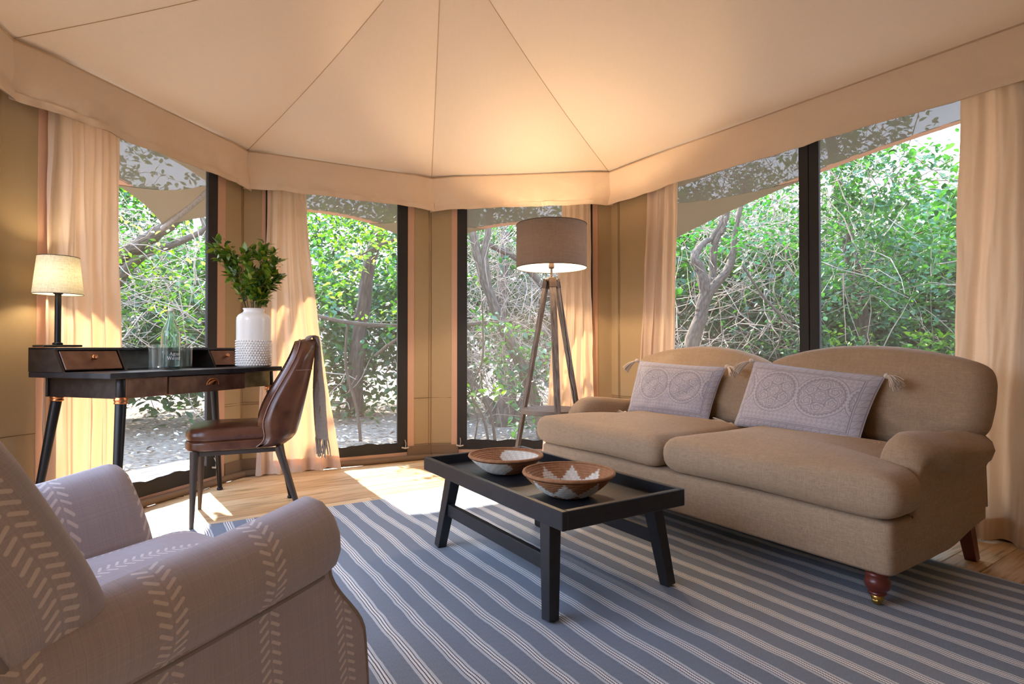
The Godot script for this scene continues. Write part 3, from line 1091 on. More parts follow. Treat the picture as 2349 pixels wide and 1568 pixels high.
func make_outdoors() -> void:
	var g = Geo.new()
	var f = FastNoiseLite.new()
	f.seed = 77
	f.frequency = 0.35
	g.grid(90, 90, func(s, t):
		var x = lerpf(-22, 24, s); var d = lerpf(-14, 30, t)
		var rise = 3.6 * smoothstep(11.5, 19.0, Vector2(x, d - 2.0).length())
		var near = clampf((Vector2(x, d) - Vector2(0, 2)).length() / 5.0 - 1.0, 0.0, 1.0)
		return P(x, d, -0.22 + rise + near * (0.12 * f.get_noise_2d(x, d) + 0.02 * f.get_noise_2d(x * 6, d * 6)))
		, false, false)
	obj("ground", g, M.forest_soil).set_meta("kind", "structure")
	# deck boards round the bay
	var dk = thing("deck", "weathered pale deck boards outside the tent walls", "deck", Vector3.ZERO, 0.0, "", "structure")
	var ks = [K0, KA, KB, KC, KC + BACK * 3.4]
	var outv = [Vector2(-0.99, 0.42), Vector2(-0.80, 0.67), Vector2(-0.19, 1.02), Vector2(0.49, 0.96), Vector2(0.797, 0.604)]
	for k in 4:
		for i in 7:
			var a = (i * 0.145 + 0.05); var b = a + 0.138
			var q = [ks[k] + outv[k] * a, ks[k + 1] + outv[k + 1] * a, ks[k + 1] + outv[k + 1] * b, ks[k] + outv[k] * b]
			var bd = Geo.new()
			var tp = []; var bt = []
			for z in q:
				tp.append(P(z.x, z.y, -0.03)); bt.append(P(z.x, z.y, -0.06))
			bd.face(tp, Vector3.UP); bd.face(bt, Vector3.DOWN)
			for e in 4:
				var e2 = (e + 1) % 4
				var nn: Vector3 = (tp[e2] - tp[e]).cross(Vector3.UP).normalized()
				bd.face([tp[e], tp[e2], bt[e2], bt[e]], nn)
			obj("deck_board", bd, M.deck_wood, dk)
	rng.seed = 300
	var leaf = leaf_mesh(0.062, 0.034)
	var big = leaf_mesh(0.085, 0.045)
	var lit = [Color(0.14, 0.34, 0.02), Color(0.24, 0.42, 0.02), Color(0.06, 0.19, 0.03), Color(0.03, 0.11, 0.03)]
	var cool = [Color(0.03, 0.12, 0.06), Color(0.05, 0.19, 0.08), Color(0.08, 0.24, 0.09), Color(0.02, 0.08, 0.04), Color(0.10, 0.25, 0.16)]
	# dead leaves on the ground
	var xs = []; var cs = []
	for i in 9000:
		var x = rng.randf_range(-9, 7); var d = rng.randf_range(3.2, 12)
		if Vector2(x, d).distance_to(Vector2(-0.3, 2.9)) < 2.9: continue
		xs.append(Transform3D(Basis.from_euler(Vector3(rng.randf_range(-0.4, 0.4), rng.randf() * TAU, rng.randf_range(-0.4, 0.4))) * rng.randf_range(0.5, 1.3), P(x, d, -0.17 + rng.randf_range(-0.02, 0.03))))
		cs.append([Color(0.30, 0.22, 0.14), Color(0.42, 0.36, 0.28), Color(0.20, 0.15, 0.10), Color(0.5, 0.45, 0.38)][rng.randi_range(0, 3)])
	tag(many("leaf_litter", leaf, M.litter, xs, cs, self), "dry leaf litter strewn on the ground outside the tent", "leaf litter")

	# tree seen through the desk window: a pale bough with sunlit leaves
	var t = thing("gnarled_tree", "tree with a pale grey bough and sunlit leaves outside the desk window", "tree")
	limb(t, "trunk", [P(-6.0, 7.6, -0.3), P(-5.6, 7.2, 0.5), P(-5.2, 6.7, 1.3), P(-4.5, 6.2, 1.8)], 0.16, 0.10)
	limb(t, "bough", [P(-4.52, 6.2, 1.8), P(-4.08, 6.0, 1.95), P(-3.72, 5.8, 2.07), P(-3.43, 5.7, 2.21), P(-3.0, 5.6, 2.5), P(-2.6, 5.5, 2.9)], 0.095, 0.03)
	limb(t, "bough", [P(-4.4, 6.1, 1.5), P(-3.98, 6.0, 1.88), P(-3.67, 6.1, 2.04), P(-3.35, 6.2, 2.25), P(-2.9, 6.2, 2.6)], 0.06, 0.02)
	limb(t, "bough", [P(-3.72, 6.5, 2.75), P(-3.56, 6.5, 2.31), P(-3.51, 6.5, 1.91), P(-3.45, 6.5, 1.4)], 0.03, 0.012)
	var bl = [[P(-4.4, 6.2, 2.1), Vector3(0.8, 0.45, 0.5), 420], [P(-3.7, 6.0, 1.5), Vector3(0.9, 0.7, 0.5), 600], [P(-4.7, 6.9, 1.3), Vector3(0.9, 0.8, 0.5), 500]]
	foliage(t, "foliage", bl, leaf, lit)
	twigs(t, bl, 0.2)
	var pts = []
	for i in 110:
		pts.append(P(-3.75, 5.5, 1.75) + in_ball() * Vector3(0.75, 0.65, 0.3))
	single_leaves(t, leaf, M.leaf, pts, lit)

	t = thing("leafy_tree", "tree with bright yellow green boughs hanging in the window behind the chair", "tree")
	limb(t, "trunk", [P(-2.6, 9.3, -0.3), P(-2.5, 9.0, 0.5), P(-2.3, 8.6, 1.4), P(-1.9, 7.8, 2.4), P(-1.2, 6.9, 3.0)], 0.15, 0.06)
	limb(t, "bough", [P(-0.7, 6.3, 2.5), P(-1.1, 6.2, 2.2), P(-1.5, 6.1, 2.0), P(-1.9, 6.1, 1.75)], 0.025, 0.008)
	limb(t, "bough", [P(-0.8, 6.0, 2.1), P(-1.0, 6.0, 1.85), P(-1.25, 6.0, 1.6)], 0.018, 0.006)
	bl = [[P(-1.9, 6.3, 2.35), Vector3(0.6, 0.25, 0.3), 500], [P(-1.3, 6.2, 2.2), Vector3(0.55, 0.35, 0.3), 500], [P(-1.9, 6.1, 1.6), Vector3(0.30, 0.28, 0.2), 260], [P(-1.35, 6.3, 1.5), Vector3(0.25, 0.28, 0.2), 160], [P(-0.9, 6.4, 1.8), Vector3(0.4, 0.5, 0.3), 250]]
	foliage(t, "foliage", bl, leaf, lit)
	pts = []
	for i in 150:
		var s = rng.randf()
		pts.append(P(lerpf(-1.0, -1.95, s), 5.9, lerpf(2.2, 1.55, s * s) + rng.randf_range(-0.28, 0.14)))
	single_leaves(t, leaf, M.leaf, pts, lit)

	t = thing("fallen_branch", "bare fallen branch lying level outside the window behind the chair", "branch")
	limb(t, "stem", [P(-2.5, 6.5, 1.36), P(-2.04, 6.5, 1.23), P(-1.64, 6.5, 1.18), P(-1.08, 6.5, 1.16), P(-0.3, 6.6, 1.2)], 0.022, 0.03)
	limb(t, "side_branch", [P(-1.46, 6.0, 0.83), P(-1.28, 6.0, 0.97), P(-1.0, 6.1, 1.14), P(-0.75, 6.3, 1.2)], 0.012, 0.022)
	limb(t, "side_branch", [P(-1.9, 6.5, 1.2), P(-1.95, 6.6, 0.7), P(-1.85, 6.7, 0.2), P(-1.8, 6.7, -0.2)], 0.014, 0.02)

	t = thing("leaning_tree", "mossy trunk leaning across the window behind the tripod lamp", "tree")
	limb(t, "trunk", [P(0.42, 7.0, -0.3), P(0.30, 7.0, 0.2), P(0.14, 7.0, 0.63), P(-0.08, 7.0, 1.12), P(-0.27, 7.0, 1.55), P(-0.41, 7.0, 1.99), P(-0.52, 7.0, 2.5), P(-0.55, 7.0, 3.1)], 0.085, 0.05)
	limb(t, "bough", [P(-0.29, 7.0, 1.6), P(-0.34, 7.0, 1.99), P(-0.31, 7.0, 2.31), P(-0.24, 7.0, 2.8)], 0.06, 0.035)
	limb(t, "bough", [P(-0.4, 7.3, 2.3), P(-0.08, 7.3, 2.15), P(0.12, 7.3, 2.03), P(0.37, 7.3, 1.75), P(0.65, 7.3, 1.35)], 0.035, 0.045)
	bl = [[P(0.0, 6.7, 1.05), Vector3(0.5, 0.28, 0.3), 170], [P(0.1, 6.6, 0.2), Vector3(0.5, 0.3, 0.3), 120], [P(0.0, 7.2, 2.5), Vector3(0.9, 0.5, 0.4), 420], [P(0.35, 6.8, 0.7), Vector3(0.3, 0.5, 0.3), 180]]
	foliage(t, "foliage", bl, big, cool)
	twigs(t, [[P(0.0, 7.4, 1.6), Vector3(0.9, 1.1, 0.5), 330], [P(0.1, 7.3, 0.5), Vector3(0.8, 0.5, 0.4), 120]], 1.0, 0.005)

	t = thing("forked_tree", "dark forked trunks rising from the ground behind the tripod lamp", "tree")
	limb(t, "trunk", [P(-0.12, 8.2, -0.3), P(-0.06, 8.2, 0.4), P(-0.09, 8.2, 0.9), P(-0.15, 8.2, 1.5), P(-0.1, 8.2, 2.6)], 0.15, 0.07)
	limb(t, "trunk", [P(-0.24, 8.2, -0.3), P(-0.34, 8.2, 0.09), P(-0.49, 8.2, 0.28), P(-0.65, 8.2, 0.59), P(-0.9, 8.2, 1.4)], 0.07, 0.05)
	limb(t, "trunk", [P(0.03, 8.2, -0.3), P(0.13, 8.2, 0.09), P(0.28, 8.2, 0.40), P(0.34, 8.2, 0.9), P(0.5, 8.2, 1.9)], 0.07, 0.05)
	twigs(t, [[P(-0.1, 8.6, 1.6), Vector3(1.3, 1.2, 0.5), 420]], 1.0, 0.006)
	foliage(t, "foliage", [[P(-0.1, 8.9, 2.1), Vector3(1.4, 1.0, 0.5), 900]], big, cool)

	t = thing("climbing_vine", "thin pale vine twisting up beside the middle corner of the tent", "vine")
	limb(t, "stem", [P(-0.24, 6.2, -0.25), P(-0.31, 6.2, 0.13), P(-0.45, 6.2, 0.42), P(-0.33, 6.2, 0.76), P(-0.32, 6.2, 1.09), P(-0.33, 6.2, 1.43)], 0.016, 0.008)
	limb(t, "stem", [P(-0.44, 6.2, -0.25), P(-0.38, 6.2, 0.1), P(-0.42, 6.2, 0.3), P(-0.3, 6.2, 0.66)], 0.010, 0.006)
	limb(t, "stem", [P(-0.18, 6.3, -0.25), P(-0.24, 6.3, 0.2), P(-0.40, 6.3, 0.5), P(-0.62, 6.3, 0.7)], 0.02, 0.01)
	foliage(t, "foliage", [[P(-0.35, 6.2, 0.5), Vector3(0.2, 0.4, 0.15), 50]], big, lit)

	t = thing("twisted_tree", "twisted grey trunk forking behind the left half of the sofa window", "tree")
	limb(t, "trunk", [P(1.80, 6.3, -0.3), P(1.88, 6.2, 0.4), P(1.97, 6.2, 0.90), P(2.07, 6.2, 1.24), P(2.13, 6.2, 1.52), P(2.09, 6.2, 1.77), P(2.02, 6.2, 1.91), P(2.13, 6.3, 2.07), P(2.3, 6.4, 2.2), P(2.5, 6.4, 2.6)], 0.10, 0.02)
	limb(t, "bough", [P(2.08, 6.2, 1.30), P(2.18, 6.2, 1.52), P(2.36, 6.2, 1.74), P(2.43, 6.2, 1.91), P(2.48, 6.2, 2.25), P(2.6, 6.2, 2.8)], 0.062, 0.02)
	limb(t, "bough", [P(2.2, 6.3, 1.5), P(2.28, 6.4, 1.7), P(2.31, 6.4, 2.09), P(2.41, 6.4, 2.29), P(2.47, 6.4, 2.54)], 0.05, 0.03)
	limb(t, "bough", [P(2.30, 5.6, 1.73), P(2.54, 5.6, 1.38), P(2.8, 5.6, 1.12)], 0.01, 0.014)
	bl = [[P(2.75, 5.9, 2.1), Vector3(0.45, 0.16, 0.2), 230], [P(2.3, 6.6, 2.5), Vector3(0.8, 0.5, 0.4), 500]]
	foliage(t, "foliage", bl, leaf, [Color(0.04, 0.24, 0.07), Color(0.08, 0.32, 0.11), Color(0.03, 0.15, 0.05)])
	twigs(t, [[P(2.9, 6.8, 2.4), Vector3(1.0, 0.8, 0.4), 260], [P(2.6, 6.6, 1.2), Vector3(1.0, 0.5, 0.4), 130]], 1.0, 0.006)

	t = thing("dense_tree", "dense dark green tree filling the right half of the sofa window", "tree")
	limb(t, "trunk", [P(4.3, 6.6, -0.3), P(4.1, 6.5, 0.6), P(3.9, 6.3, 1.4), P(3.6, 6.1, 2.4), P(3.4, 6.0, 3.2)], 0.10, 0.05)
	bl = [[P(3.3, 5.4, 2.6), Vector3(0.65, 0.5, 0.5), 1900], [P(3.5, 5.4, 1.9), Vector3(0.75, 0.5, 0.5), 1700], [P(4.3, 6.0, 1.5), Vector3(0.8, 0.6, 0.5), 1500], [P(3.4, 6.4, 1.2), Vector3(0.9, 0.7, 0.5), 1200]]
	foliage(t, "foliage", bl, leaf, cool)
	twigs(t, bl, 0.035, 0.005)
	t = thing("low_bush", "low sunlit yellow green bush just above the sofa back", "bush")
	foliage(t, "foliage", [[P(4.1, 5.6, 0.75), Vector3(1.2, 0.35, 0.5), 1300]], leaf, lit)
	twigs(t, [[P(4.1, 5.6, 0.5), Vector3(1.2, 0.5, 0.4), 60]], 1.0)

	# thicket round the clearing, nobody could count its stems
	var ring = []
	for i in 70:
		var a = lerpf(-1.05, 1.02, i / 69.0)
		var far = i % 2
		var r = (9.6 if far == 0 else 12.0) + rng.randf_range(-0.8, 1.0)
		var high = rng.randf_range(0.6, 2.2) if far == 0 else rng.randf_range(1.6, 4.2)
		if a > 0.60 and far == 1: high = rng.randf_range(0.8, 2.6)
		ring.append([P(sin(a) * r, cos(a) * r, high), Vector3(1.2, rng.randf_range(1.2, 1.9), 0.8), 1700])
	for i in 14:
		var a = lerpf(0.30, 0.80, i / 13.0)
		var r = 8.2 + rng.randf_range(-0.4, 0.8)
		ring.append([P(sin(a) * r, cos(a) * r, rng.randf_range(0.8, 2.6)), Vector3(0.9, rng.randf_range(0.8, 1.1), 0.6), 1300])
	var un = thing("undergrowth", "tangled green thicket ringing the clearing outside", "undergrowth", Vector3.ZERO, 0.0, "", "stuff")
	foliage(un, "foliage", ring, big, cool, 1.5)
	twigs(un, ring, 0.022, 0.012)

# ---------------------------------------------------------------- rug
func make_rug() -> void:
	var w = 512; var h = 64
	rng.seed = 31
	var rr = PackedFloat32Array()
	for i in 4096: rr.append(rng.randf_range(-0.05, 0.05))
	var tx = img_tex(w, h, func(x, y):
		var mm = x / 512.0 * 103.0
		var c = Color(0.50, 0.54, 0.595)
		var e = absf(mm - 51.5)
		if e > 11.5 and e < 20.5: c = Color(0.78, 0.80, 0.82)
		elif e <= 11.5:
			var zig = 1.1 * (1.0 if (y / 8) % 2 == 0 else -1.0) * 0.6
			var q = fposmod(mm - 51.5 + zig + 800.0, 10.0)
			c = Color(0.93, 0.93, 0.93) if absf(q - 5.0) < 3.3 else Color(0.34, 0.36, 0.41)
		var d: float = rr[(x / 3 * 61 + y / 4 * 137) % 4096] + rr[(x * 7 + y * 131) % 4096] * 0.6 + (0.025 if ((x / 8 + y / 8) % 2 == 0) else -0.025)
		return Color(c.r + d, c.g + d, c.b + d))
	var m = mat("rug", Color.WHITE, 0.95)
	m.albedo_texture = tx
	m.uv1_scale = Vector3(1.0 / 0.103, 1.0 / 0.03, 1)
	m.heightmap_enabled = true
	m.heightmap_texture = tx
	m.heightmap_scale = 0.10
	var o = thing("rug", "slate blue woven rug with narrow white stripes under the coffee table", "rug")
	var v = Vector2(0.845, 0.535); var u = Vector2(0.535, -0.845)
	var org = Vector2(-1.86, 2.67)       # far left corner
	var wd = 2.93; var ln = 3.1
	var f = FastNoiseLite.new()
	f.seed = 41
	f.frequency = 1.3
	var pt = func(s, t):
		var q: Vector2 = org + v * (s * wd) + u * (t * ln + 0.008 * f.get_noise_1d(s * 14.0))
		var k = minf(1.0, minf(minf(s, 1.0 - s), minf(t, 1.0 - t)) * 30.0)
		return P(q.x, q.y, 0.008 + k * 0.0035 * (f.get_noise_2d(s * 5.0, t * 4.0) + 0.6 * f.get_noise_2d(s * 2.0 + 9.0, t * 14.0)))
	var uvf = func(i, j, _p):
		var s: float = i / 120.0 * wd; var t: float = j / 110.0 * ln
		return Vector2(s + 0.010 * f.get_noise_2d(s * 1.2, t * 1.6) + 0.004 * f.get_noise_2d(s * 3.0, t * 4.0), t)
	var g = Geo.new()
	g.grid(120, 110, pt, false, true, Vector2.ONE, uvf)
	var edge = []
	for i in 121: edge.append([i / 120.0, 0.0])
	for i in 111: edge.append([1.0, i / 110.0])
	for i in 121: edge.append([1.0 - i / 120.0, 1.0])
	for i in 111: edge.append([0.0, 1.0 - i / 110.0])
	var ra = PackedVector3Array(); var rb = PackedVector3Array()
	for e in edge:
		var p: Vector3 = pt.call(e[0], e[1])
		ra.append(p); rb.append(Vector3(p.x, 0.0005, p.z))
	g.sheet([ra, rb], true, true, Vector2(8, 0.1))
	obj("woven_field", g, m, o)

# ---------------------------------------------------------------- sofa
# local frame: x along the seat, -z towards its back
const SOFA_AT := Vector2(0.732, 2.738)
func sofa_xf() -> Transform3D:
	return Transform3D(Basis(Vector3(0.545, 0, 0.838), Vector3.UP, Vector3(-0.838, 0, 0.545)), P(SOFA_AT.x, SOFA_AT.y))

func round_poly(pts: Array, r: float, n := 5) -> PackedVector2Array:
	var out = PackedVector2Array()
	var c = pts.size()
	for i in c:
		var p: Vector2 = pts[i]; var a: Vector2 = pts[(i + c - 1) % c]; var b: Vector2 = pts[(i + 1) % c]
		var rr = minf(r, minf(p.distance_to(a), p.distance_to(b)) * 0.48)
		var s = p + (a - p).normalized() * rr; var e = p + (b - p).normalized() * rr
		for k in n + 1:
			var t = float(k) / n
			out.append(s.lerp(p, t).lerp(p.lerp(e, t), t))
	return out

func dense(ol: PackedVector2Array, step: float) -> PackedVector2Array:
	var out = PackedVector2Array()
	for i in ol.size():
		var a = ol[i]; var b = ol[(i + 1) % ol.size()]
		var n = maxi(1, int(a.distance_to(b) / step))
		for k in n: out.append(a.lerp(b, float(k) / n))
	return out

func sofa_arm(s: float) -> Geo:
	var g = Geo.new()
	var rows = []
	# stations from the front (z = -0.15) to the back (z = -0.86)
	for j in 29:
		var q = j / 28.0
		var b = 0.17 + 0.69 * q
		var rise = sqrt(clampf(1.0 - pow(clampf(1.0 - (b - 0.17) / 0.16, 0.0, 1.0), 2.2), 0.0, 1.0))
		var crest = 0.36 + (0.228 - 0.045 * smoothstep(0.3, 0.86, b) + 0.02 * smoothstep(0.62, 0.86, b)) * rise
		var lip = 0.042 * smoothstep(0.22, 0.42, b) * (1.0 - 0.6 * smoothstep(0.78, 0.86, b))        # roll overhang starts behind the rounded front
		var under = 0.065 * smoothstep(0.20, 0.40, b) * (1.0 + 0.25 * sin((b - 0.3) * 5.0))
		var row = PackedVector3Array()
		var cs = [[0.86, 0.20], [0.86, 0.34], [0.862, crest - 0.07], [0.872, crest - 0.03], [0.895, crest - 0.006], [0.925, crest], [0.957, crest - 0.008 ], [0.985 + lip * 0.45, crest - 0.026], [1.003 + lip * 0.85, crest - 0.050], [1.007 + lip, crest - 0.074], [1.003 + lip * 0.8, crest - 0.074 - under * 0.5], [0.998 + lip * 0.3, crest - 0.078 - under * 0.85], [0.996, crest - 0.085 - under], [0.998, 0.34], [1.0, 0.24]]
		for c in cs:
			row.append(Vector3(c[0] * s, minf(c[1], crest), -b))
		rows.append(row)
	var c0 = PackedVector3Array()
	for p in rows[0]: c0.append(Vector3(p.x * 0.5 + 0.45 * s, 0.30, p.z - 0.004))
	rows.push_front(c0)
	var c1 = PackedVector3Array()
	for p in rows[-1]: c1.append(Vector3(0.9 * s, 0.38, p.z))
	rows.push_back(c1)
	g.sheet(rows, false, s < 0)
	return g

func make_sofa() -> void:
	var o = thing("sofa", "two seat beige linen sofa with rolled arms and arched back", "sofa")
	o.transform = sofa_xf()
	# upholstered base, its sides curving up to the rear foot
	var g = Geo.new()
	var ol = round_poly([Vector2(-1.0, 0.0), Vector2(1.0, 0.0), Vector2(1.0, -0.86), Vector2(-1.0, -0.86)], 0.035)
	ol = dense(ol, 0.06)
	var rows = []
	for k in [[0.30, 0.0], [0.06, 0.0], [0.012, 0.0], [0.0, 0.012], [0.0, 0.10], [0.0, 0.17], [0.012, 0.185], [0.06, 0.19], [0.30, 0.19]]:
		var row = PackedVector3Array()
		for i in ol.size() + 1:
			var p = ol[i % ol.size()]
			var q = Vector2(p.x - signf(p.x) * minf(k[0], absf(p.x)), p.y + k[0] * (1.0 if p.y < -0.43 else -1.0))
			var lift = 0.07 * smoothstep(0.35, 0.86, -p.y)
			row.append(Vector3(q.x, 0.125 + maxf(k[1], lift if k[1] < 0.1 else 0.0), q.y))
		rows.append(row)
	g.sheet(rows, true, true)
	obj("base", g, M.sofa_linen, o)
	for s in [-1.0, 1.0]:
		obj("arm", sofa_arm(s), M.sofa_linen, o)
	# outer side and back panels down to the rail are part of the frame
	var fr = Geo.new()
	fr.grid(40, 12, func(a, b):
		var x = lerpf(-0.97, 0.97, a)
		return Vector3(x, lerpf(0.16, 0.72 , b), -0.86 - 0.10 * b * b), false, true)
	obj("back_panel", fr, M.sofa_linen, o)
	for k in 2:
		var sg = -1.0 if k == 0 else 1.0
		# seat cushion: T shaped, running out in front of the arm
		var cu = Geo.new()
		var q = round_poly([Vector2(0.006, 0.035), Vector2(1.035, 0.035), Vector2(1.035, -0.185), Vector2(0.86, -0.20), Vector2(0.85, -0.74), Vector2(0.006, -0.74)], 0.06)
		q = dense(q, 0.04)
		for i in q.size(): q[i] = Vector2(q[i].x * sg, q[i].y)
		cu.puff(q, 0.165, 0.045, 0.075, Transform3D(Basis(Vector3.RIGHT, Vector3(0, 0, 1), Vector3.UP), Vector3(0, 0.398, 0)), Vector2(0.42 * sg, -0.27))
		obj("seat_cushion", cu, M.sofa_linen, o)
		# arched back cushion leaning back
		var bk = Geo.new()
		var top = []
		var prof = [[0.0, 0.395], [0.08, 0.432], [0.2, 0.468], [0.35, 0.492], [0.5, 0.498], [0.65, 0.488], [0.78, 0.467], [0.9, 0.437], [0.968, 0.414], [1.0, 0.39], [1.014, 0.34], [1.016, 0.24], [1.006, 0.14], [0.985, 0.10]]
		for p in prof: top.append(Vector2(p[0] + 0.002, p[1]))
		var poly = [Vector2(0.002, 0.0)]
		poly.append_array(top)
		poly.append(Vector2(0.86, 0.06))
		poly.append(Vector2(0.85, 0.0))
		var r = dense(round_poly(poly, 0.025, 3), 0.035)
		for i in r.size(): r[i] = Vector2(r[i].x * sg, r[i].y)
		var lean = Basis(Vector3.RIGHT, -0.28)
		bk.puff(r, 0.20, 0.05, 0.095, Transform3D(lean, Vector3(0, 0.435, -0.825)), Vector2(0.48 * sg, 0.25))
		obj("back_cushion", bk, M.sofa_linen, o)
	for s in [-1.0, 1.0]:
		var lg = Geo.new()
		var at = Vector3(0.935 * s, 0.0, -0.045)
		lg.lathe([[0.0, 0.128], [0.036, 0.128], [0.037, 0.110], [0.033, 0.104], [0.039, 0.096], [0.041, 0.082], [0.038, 0.068], [0.030, 0.060], [0.024, 0.056], [0.029, 0.052], [0.029, 0.046], [0.022, 0.042], [0.0, 0.040]], 24, at)
		var leg = obj("leg", lg, M.mahogany, o)
		var ca = Geo.new()
		ca.lathe([[0.0, 0.047], [0.021, 0.047], [0.019, 0.026], [0.012, 0.022], [0.0, 0.020]], 20, at)
		ca.lathe([[0.0, -0.011], [0.012, -0.011], [0.0135, -0.007], [0.0135, 0.007], [0.012, 0.011], [0.0, 0.011]], 20, at + Vector3(0.0, 0.0225, 0.006), Basis(Vector3.FORWARD, PI / 2))
		obj("caster", ca, M.brass, leg)
		var rl = Geo.new()
		rl.bar(Vector3(0.93 * s, 0.22, -0.80), Vector3(0.945 * s, 0.0, -0.86), 0.055, 0.055, 0.042, 0.042, Vector3.RIGHT, 0.1)
		obj("leg", rl, M.mahogany, o)

func tassel(parent, at: Vector3, dir: Vector3, down := 0.6):
	var g = Geo.new()
	dir = dir.normalized()
	g.ball(at + dir * 0.012, Vector3(0.014, 0.014, 0.014), 8)
	for i in 40:
		var d = (dir + in_ball() * 0.40).normalized()
		var p = at + dir * 0.016
		var path = [p]
		for k in 4:
			d = (d + Vector3.DOWN * 0.16 * down).normalized()
			p += d * 0.025
			path.append(p)
		g.tube(path, 0.0024, 0.0020, 4)
	return obj("tassel", g, M.tassel, parent)

func make_pillows() -> void:
	rng.seed = 55
	var sx = sofa_xf()
	# corners in the sofa's frame: bottom left, bottom right, top right, top left
	var specs = [
		["grey printed lumbar pillow with tassels on the sofa cushion nearer the floor lamp", [Vector3(-0.815, 0.475, -0.565), Vector3(-0.235, 0.465, -0.64), Vector3(-0.188, 0.795, -0.75), Vector3(-0.828, 0.822, -0.69)]],
		["grey printed lumbar pillow with tassels on the sofa cushion nearer the camera", [Vector3(-0.065, 0.475, -0.64), Vector3(0.625, 0.465, -0.575), Vector3(0.665, 0.775, -0.745), Vector3(-0.018, 0.835, -0.765)]]]
	for sp in specs:
		var o = thing("pillow", sp[0], "pillow", Vector3.ZERO, 0.0, "printed pillows on the sofa")
		var c = []
		for p in sp[1]: c.append(sx * p)
		var mid: Vector3 = (c[0] + c[1] + c[2] + c[3]) * 0.25
		o.position = mid
		for i in 4: c[i] -= mid
		var nn: Vector3 = (c[1] - c[0]).cross(c[3] - c[0]).normalized()
		var f = FastNoiseLite.new()
		f.seed = 90
		f.frequency = 1.8
		for side in [1.0, -1.0]:
			var g = Geo.new()
			g.grid(36, 26, func(a, b):
				var px: Vector3 = c[0].lerp(c[1], a).lerp(c[3].lerp(c[2], a), b)
				var ea = 1.0 - pow(absf(a * 2 - 1), 3.0); var eb = 1.0 - pow(absf(b * 2 - 1), 3.0)
				var pull = 0.035 * (1.0 - pow(absf(b * 2 - 1), 2.0)) * pow(absf(a * 2 - 1), 6.0)
				px = px.lerp(c[0].lerp(c[1], 0.5).lerp(c[3].lerp(c[2], 0.5), b), pull)
				px = px.lerp(c[0].lerp(c[3], 0.5).lerp(c[1].lerp(c[2], 0.5), a), 0.045 * (1.0 - pow(absf(a * 2 - 1), 2.0)) * pow(absf(b * 2 - 1), 6.0))
				return px + nn * side * (0.062 * pow(maxf(ea * eb, 0.0), 0.55) + 0.010 * f.get_noise_2d(a * 3.0, b * 3.0) * ea * eb), false, side < 0,
				Vector2.ONE, func(i, j, _p): return Vector2(i / 36.0, 1.0 - j / 26.0))
			obj("front" if side > 0 else "reverse", g, M.medallion_print if side > 0 else M.pillow_back, o)
		var rt: Vector3 = (c[1] - c[0]).normalized()
		tassel(o, c[0], -rt + nn * 0.4, 0.5)
		tassel(o, c[1], rt + nn * 0.5, 0.4)
		tassel(o, c[2] + nn * 0.004, rt + nn * 0.7 + Vector3.DOWN * 0.2, 1.2)
		tassel(o, c[3] + nn * 0.004, -rt * 0.7 + nn * 0.7 + Vector3.DOWN * 0.5, 1.4)

# ---------------------------------------------------------------- coffee table
func make_coffee_table() -> void:
	var n1 = Vector2(0.1585, 1.779)
	var u = Vector2(-0.534, 0.8455); var v = Vector2(0.8455, 0.534)
	var ln = 1.087; var wd = 0.567
	var ctr = n1 + u * ln * 0.5 + v * wd * 0.5
	var o = thing("coffee_table", "black wooden tray top coffee table with splayed legs on the rug", "coffee table")
	# local x along the length (towards the far end), z across towards the camera's left
	o.transform = Transform3D(Basis(Vector3(u.x, 0, -u.y), Vector3.UP, Vector3(-v.x, 0, v.y)), P(ctr.x, ctr.y))
	var hl = ln * 0.5; var hw = wd * 0.5
	var g = Geo.new()
	g.box(Vector3(0, 0.335, 0), Vector3(ln - 0.03, 0.016, wd - 0.03), 0.002)
	obj("tray_board", g, M.black_wood, o)
	for s in [-1.0, 1.0]:
		var a = Geo.new()
		a.box(Vector3(0, 0.354, s * (hw - 0.011)), Vector3(ln, 0.062, 0.022), 0.0025)
		obj("tray_rim", a, M.black_wood, o)
		var b = Geo.new()
		b.box(Vector3(s * (hl - 0.011), 0.354, 0), Vector3(0.022, 0.062, wd - 0.044), 0.0025)
		obj("tray_rim", b, M.black_wood, o)
	# legs: [top x, top z, foot x, foot z]
	var legs = [[-hl + 0.125, hw - 0.045, -hl + 0.085, hw - 0.015], [hl - 0.225, hw - 0.045, hl - 0.175, hw - 0.005], [-hl + 0.125, -hw + 0.045, -hl + 0.075, -hw + 0.01], [hl - 0.225, -hw + 0.045, hl - 0.175, -hw + 0.01]]
	for q in legs:
		var lg = Geo.new()
		lg.bar(Vector3(q[0], 0.329, q[1]), Vector3(q[2], 0.012, q[3]), 0.058, 0.05, 0.044, 0.04, Vector3.RIGHT, 0.08)
		obj("leg", lg, M.black_wood, o)
	for i in [0, 2]:
		var p: Array = legs[i]; var q: Array = legs[i + 1]
		var k = 0.46
		var st = Geo.new()
		st.bar(Vector3(lerpf(p[0], p[2], k), lerpf(0.33, 0.01, k), lerpf(p[1], p[3], k)), Vector3(lerpf(q[0], q[2], k), lerpf(0.33, 0.01, k), lerpf(q[1], q[3], k)), 0.022, 0.052, 0.022, 0.052, Vector3(0, 0, 1), 0.06)
		obj("stretcher", st, M.black_wood, o)

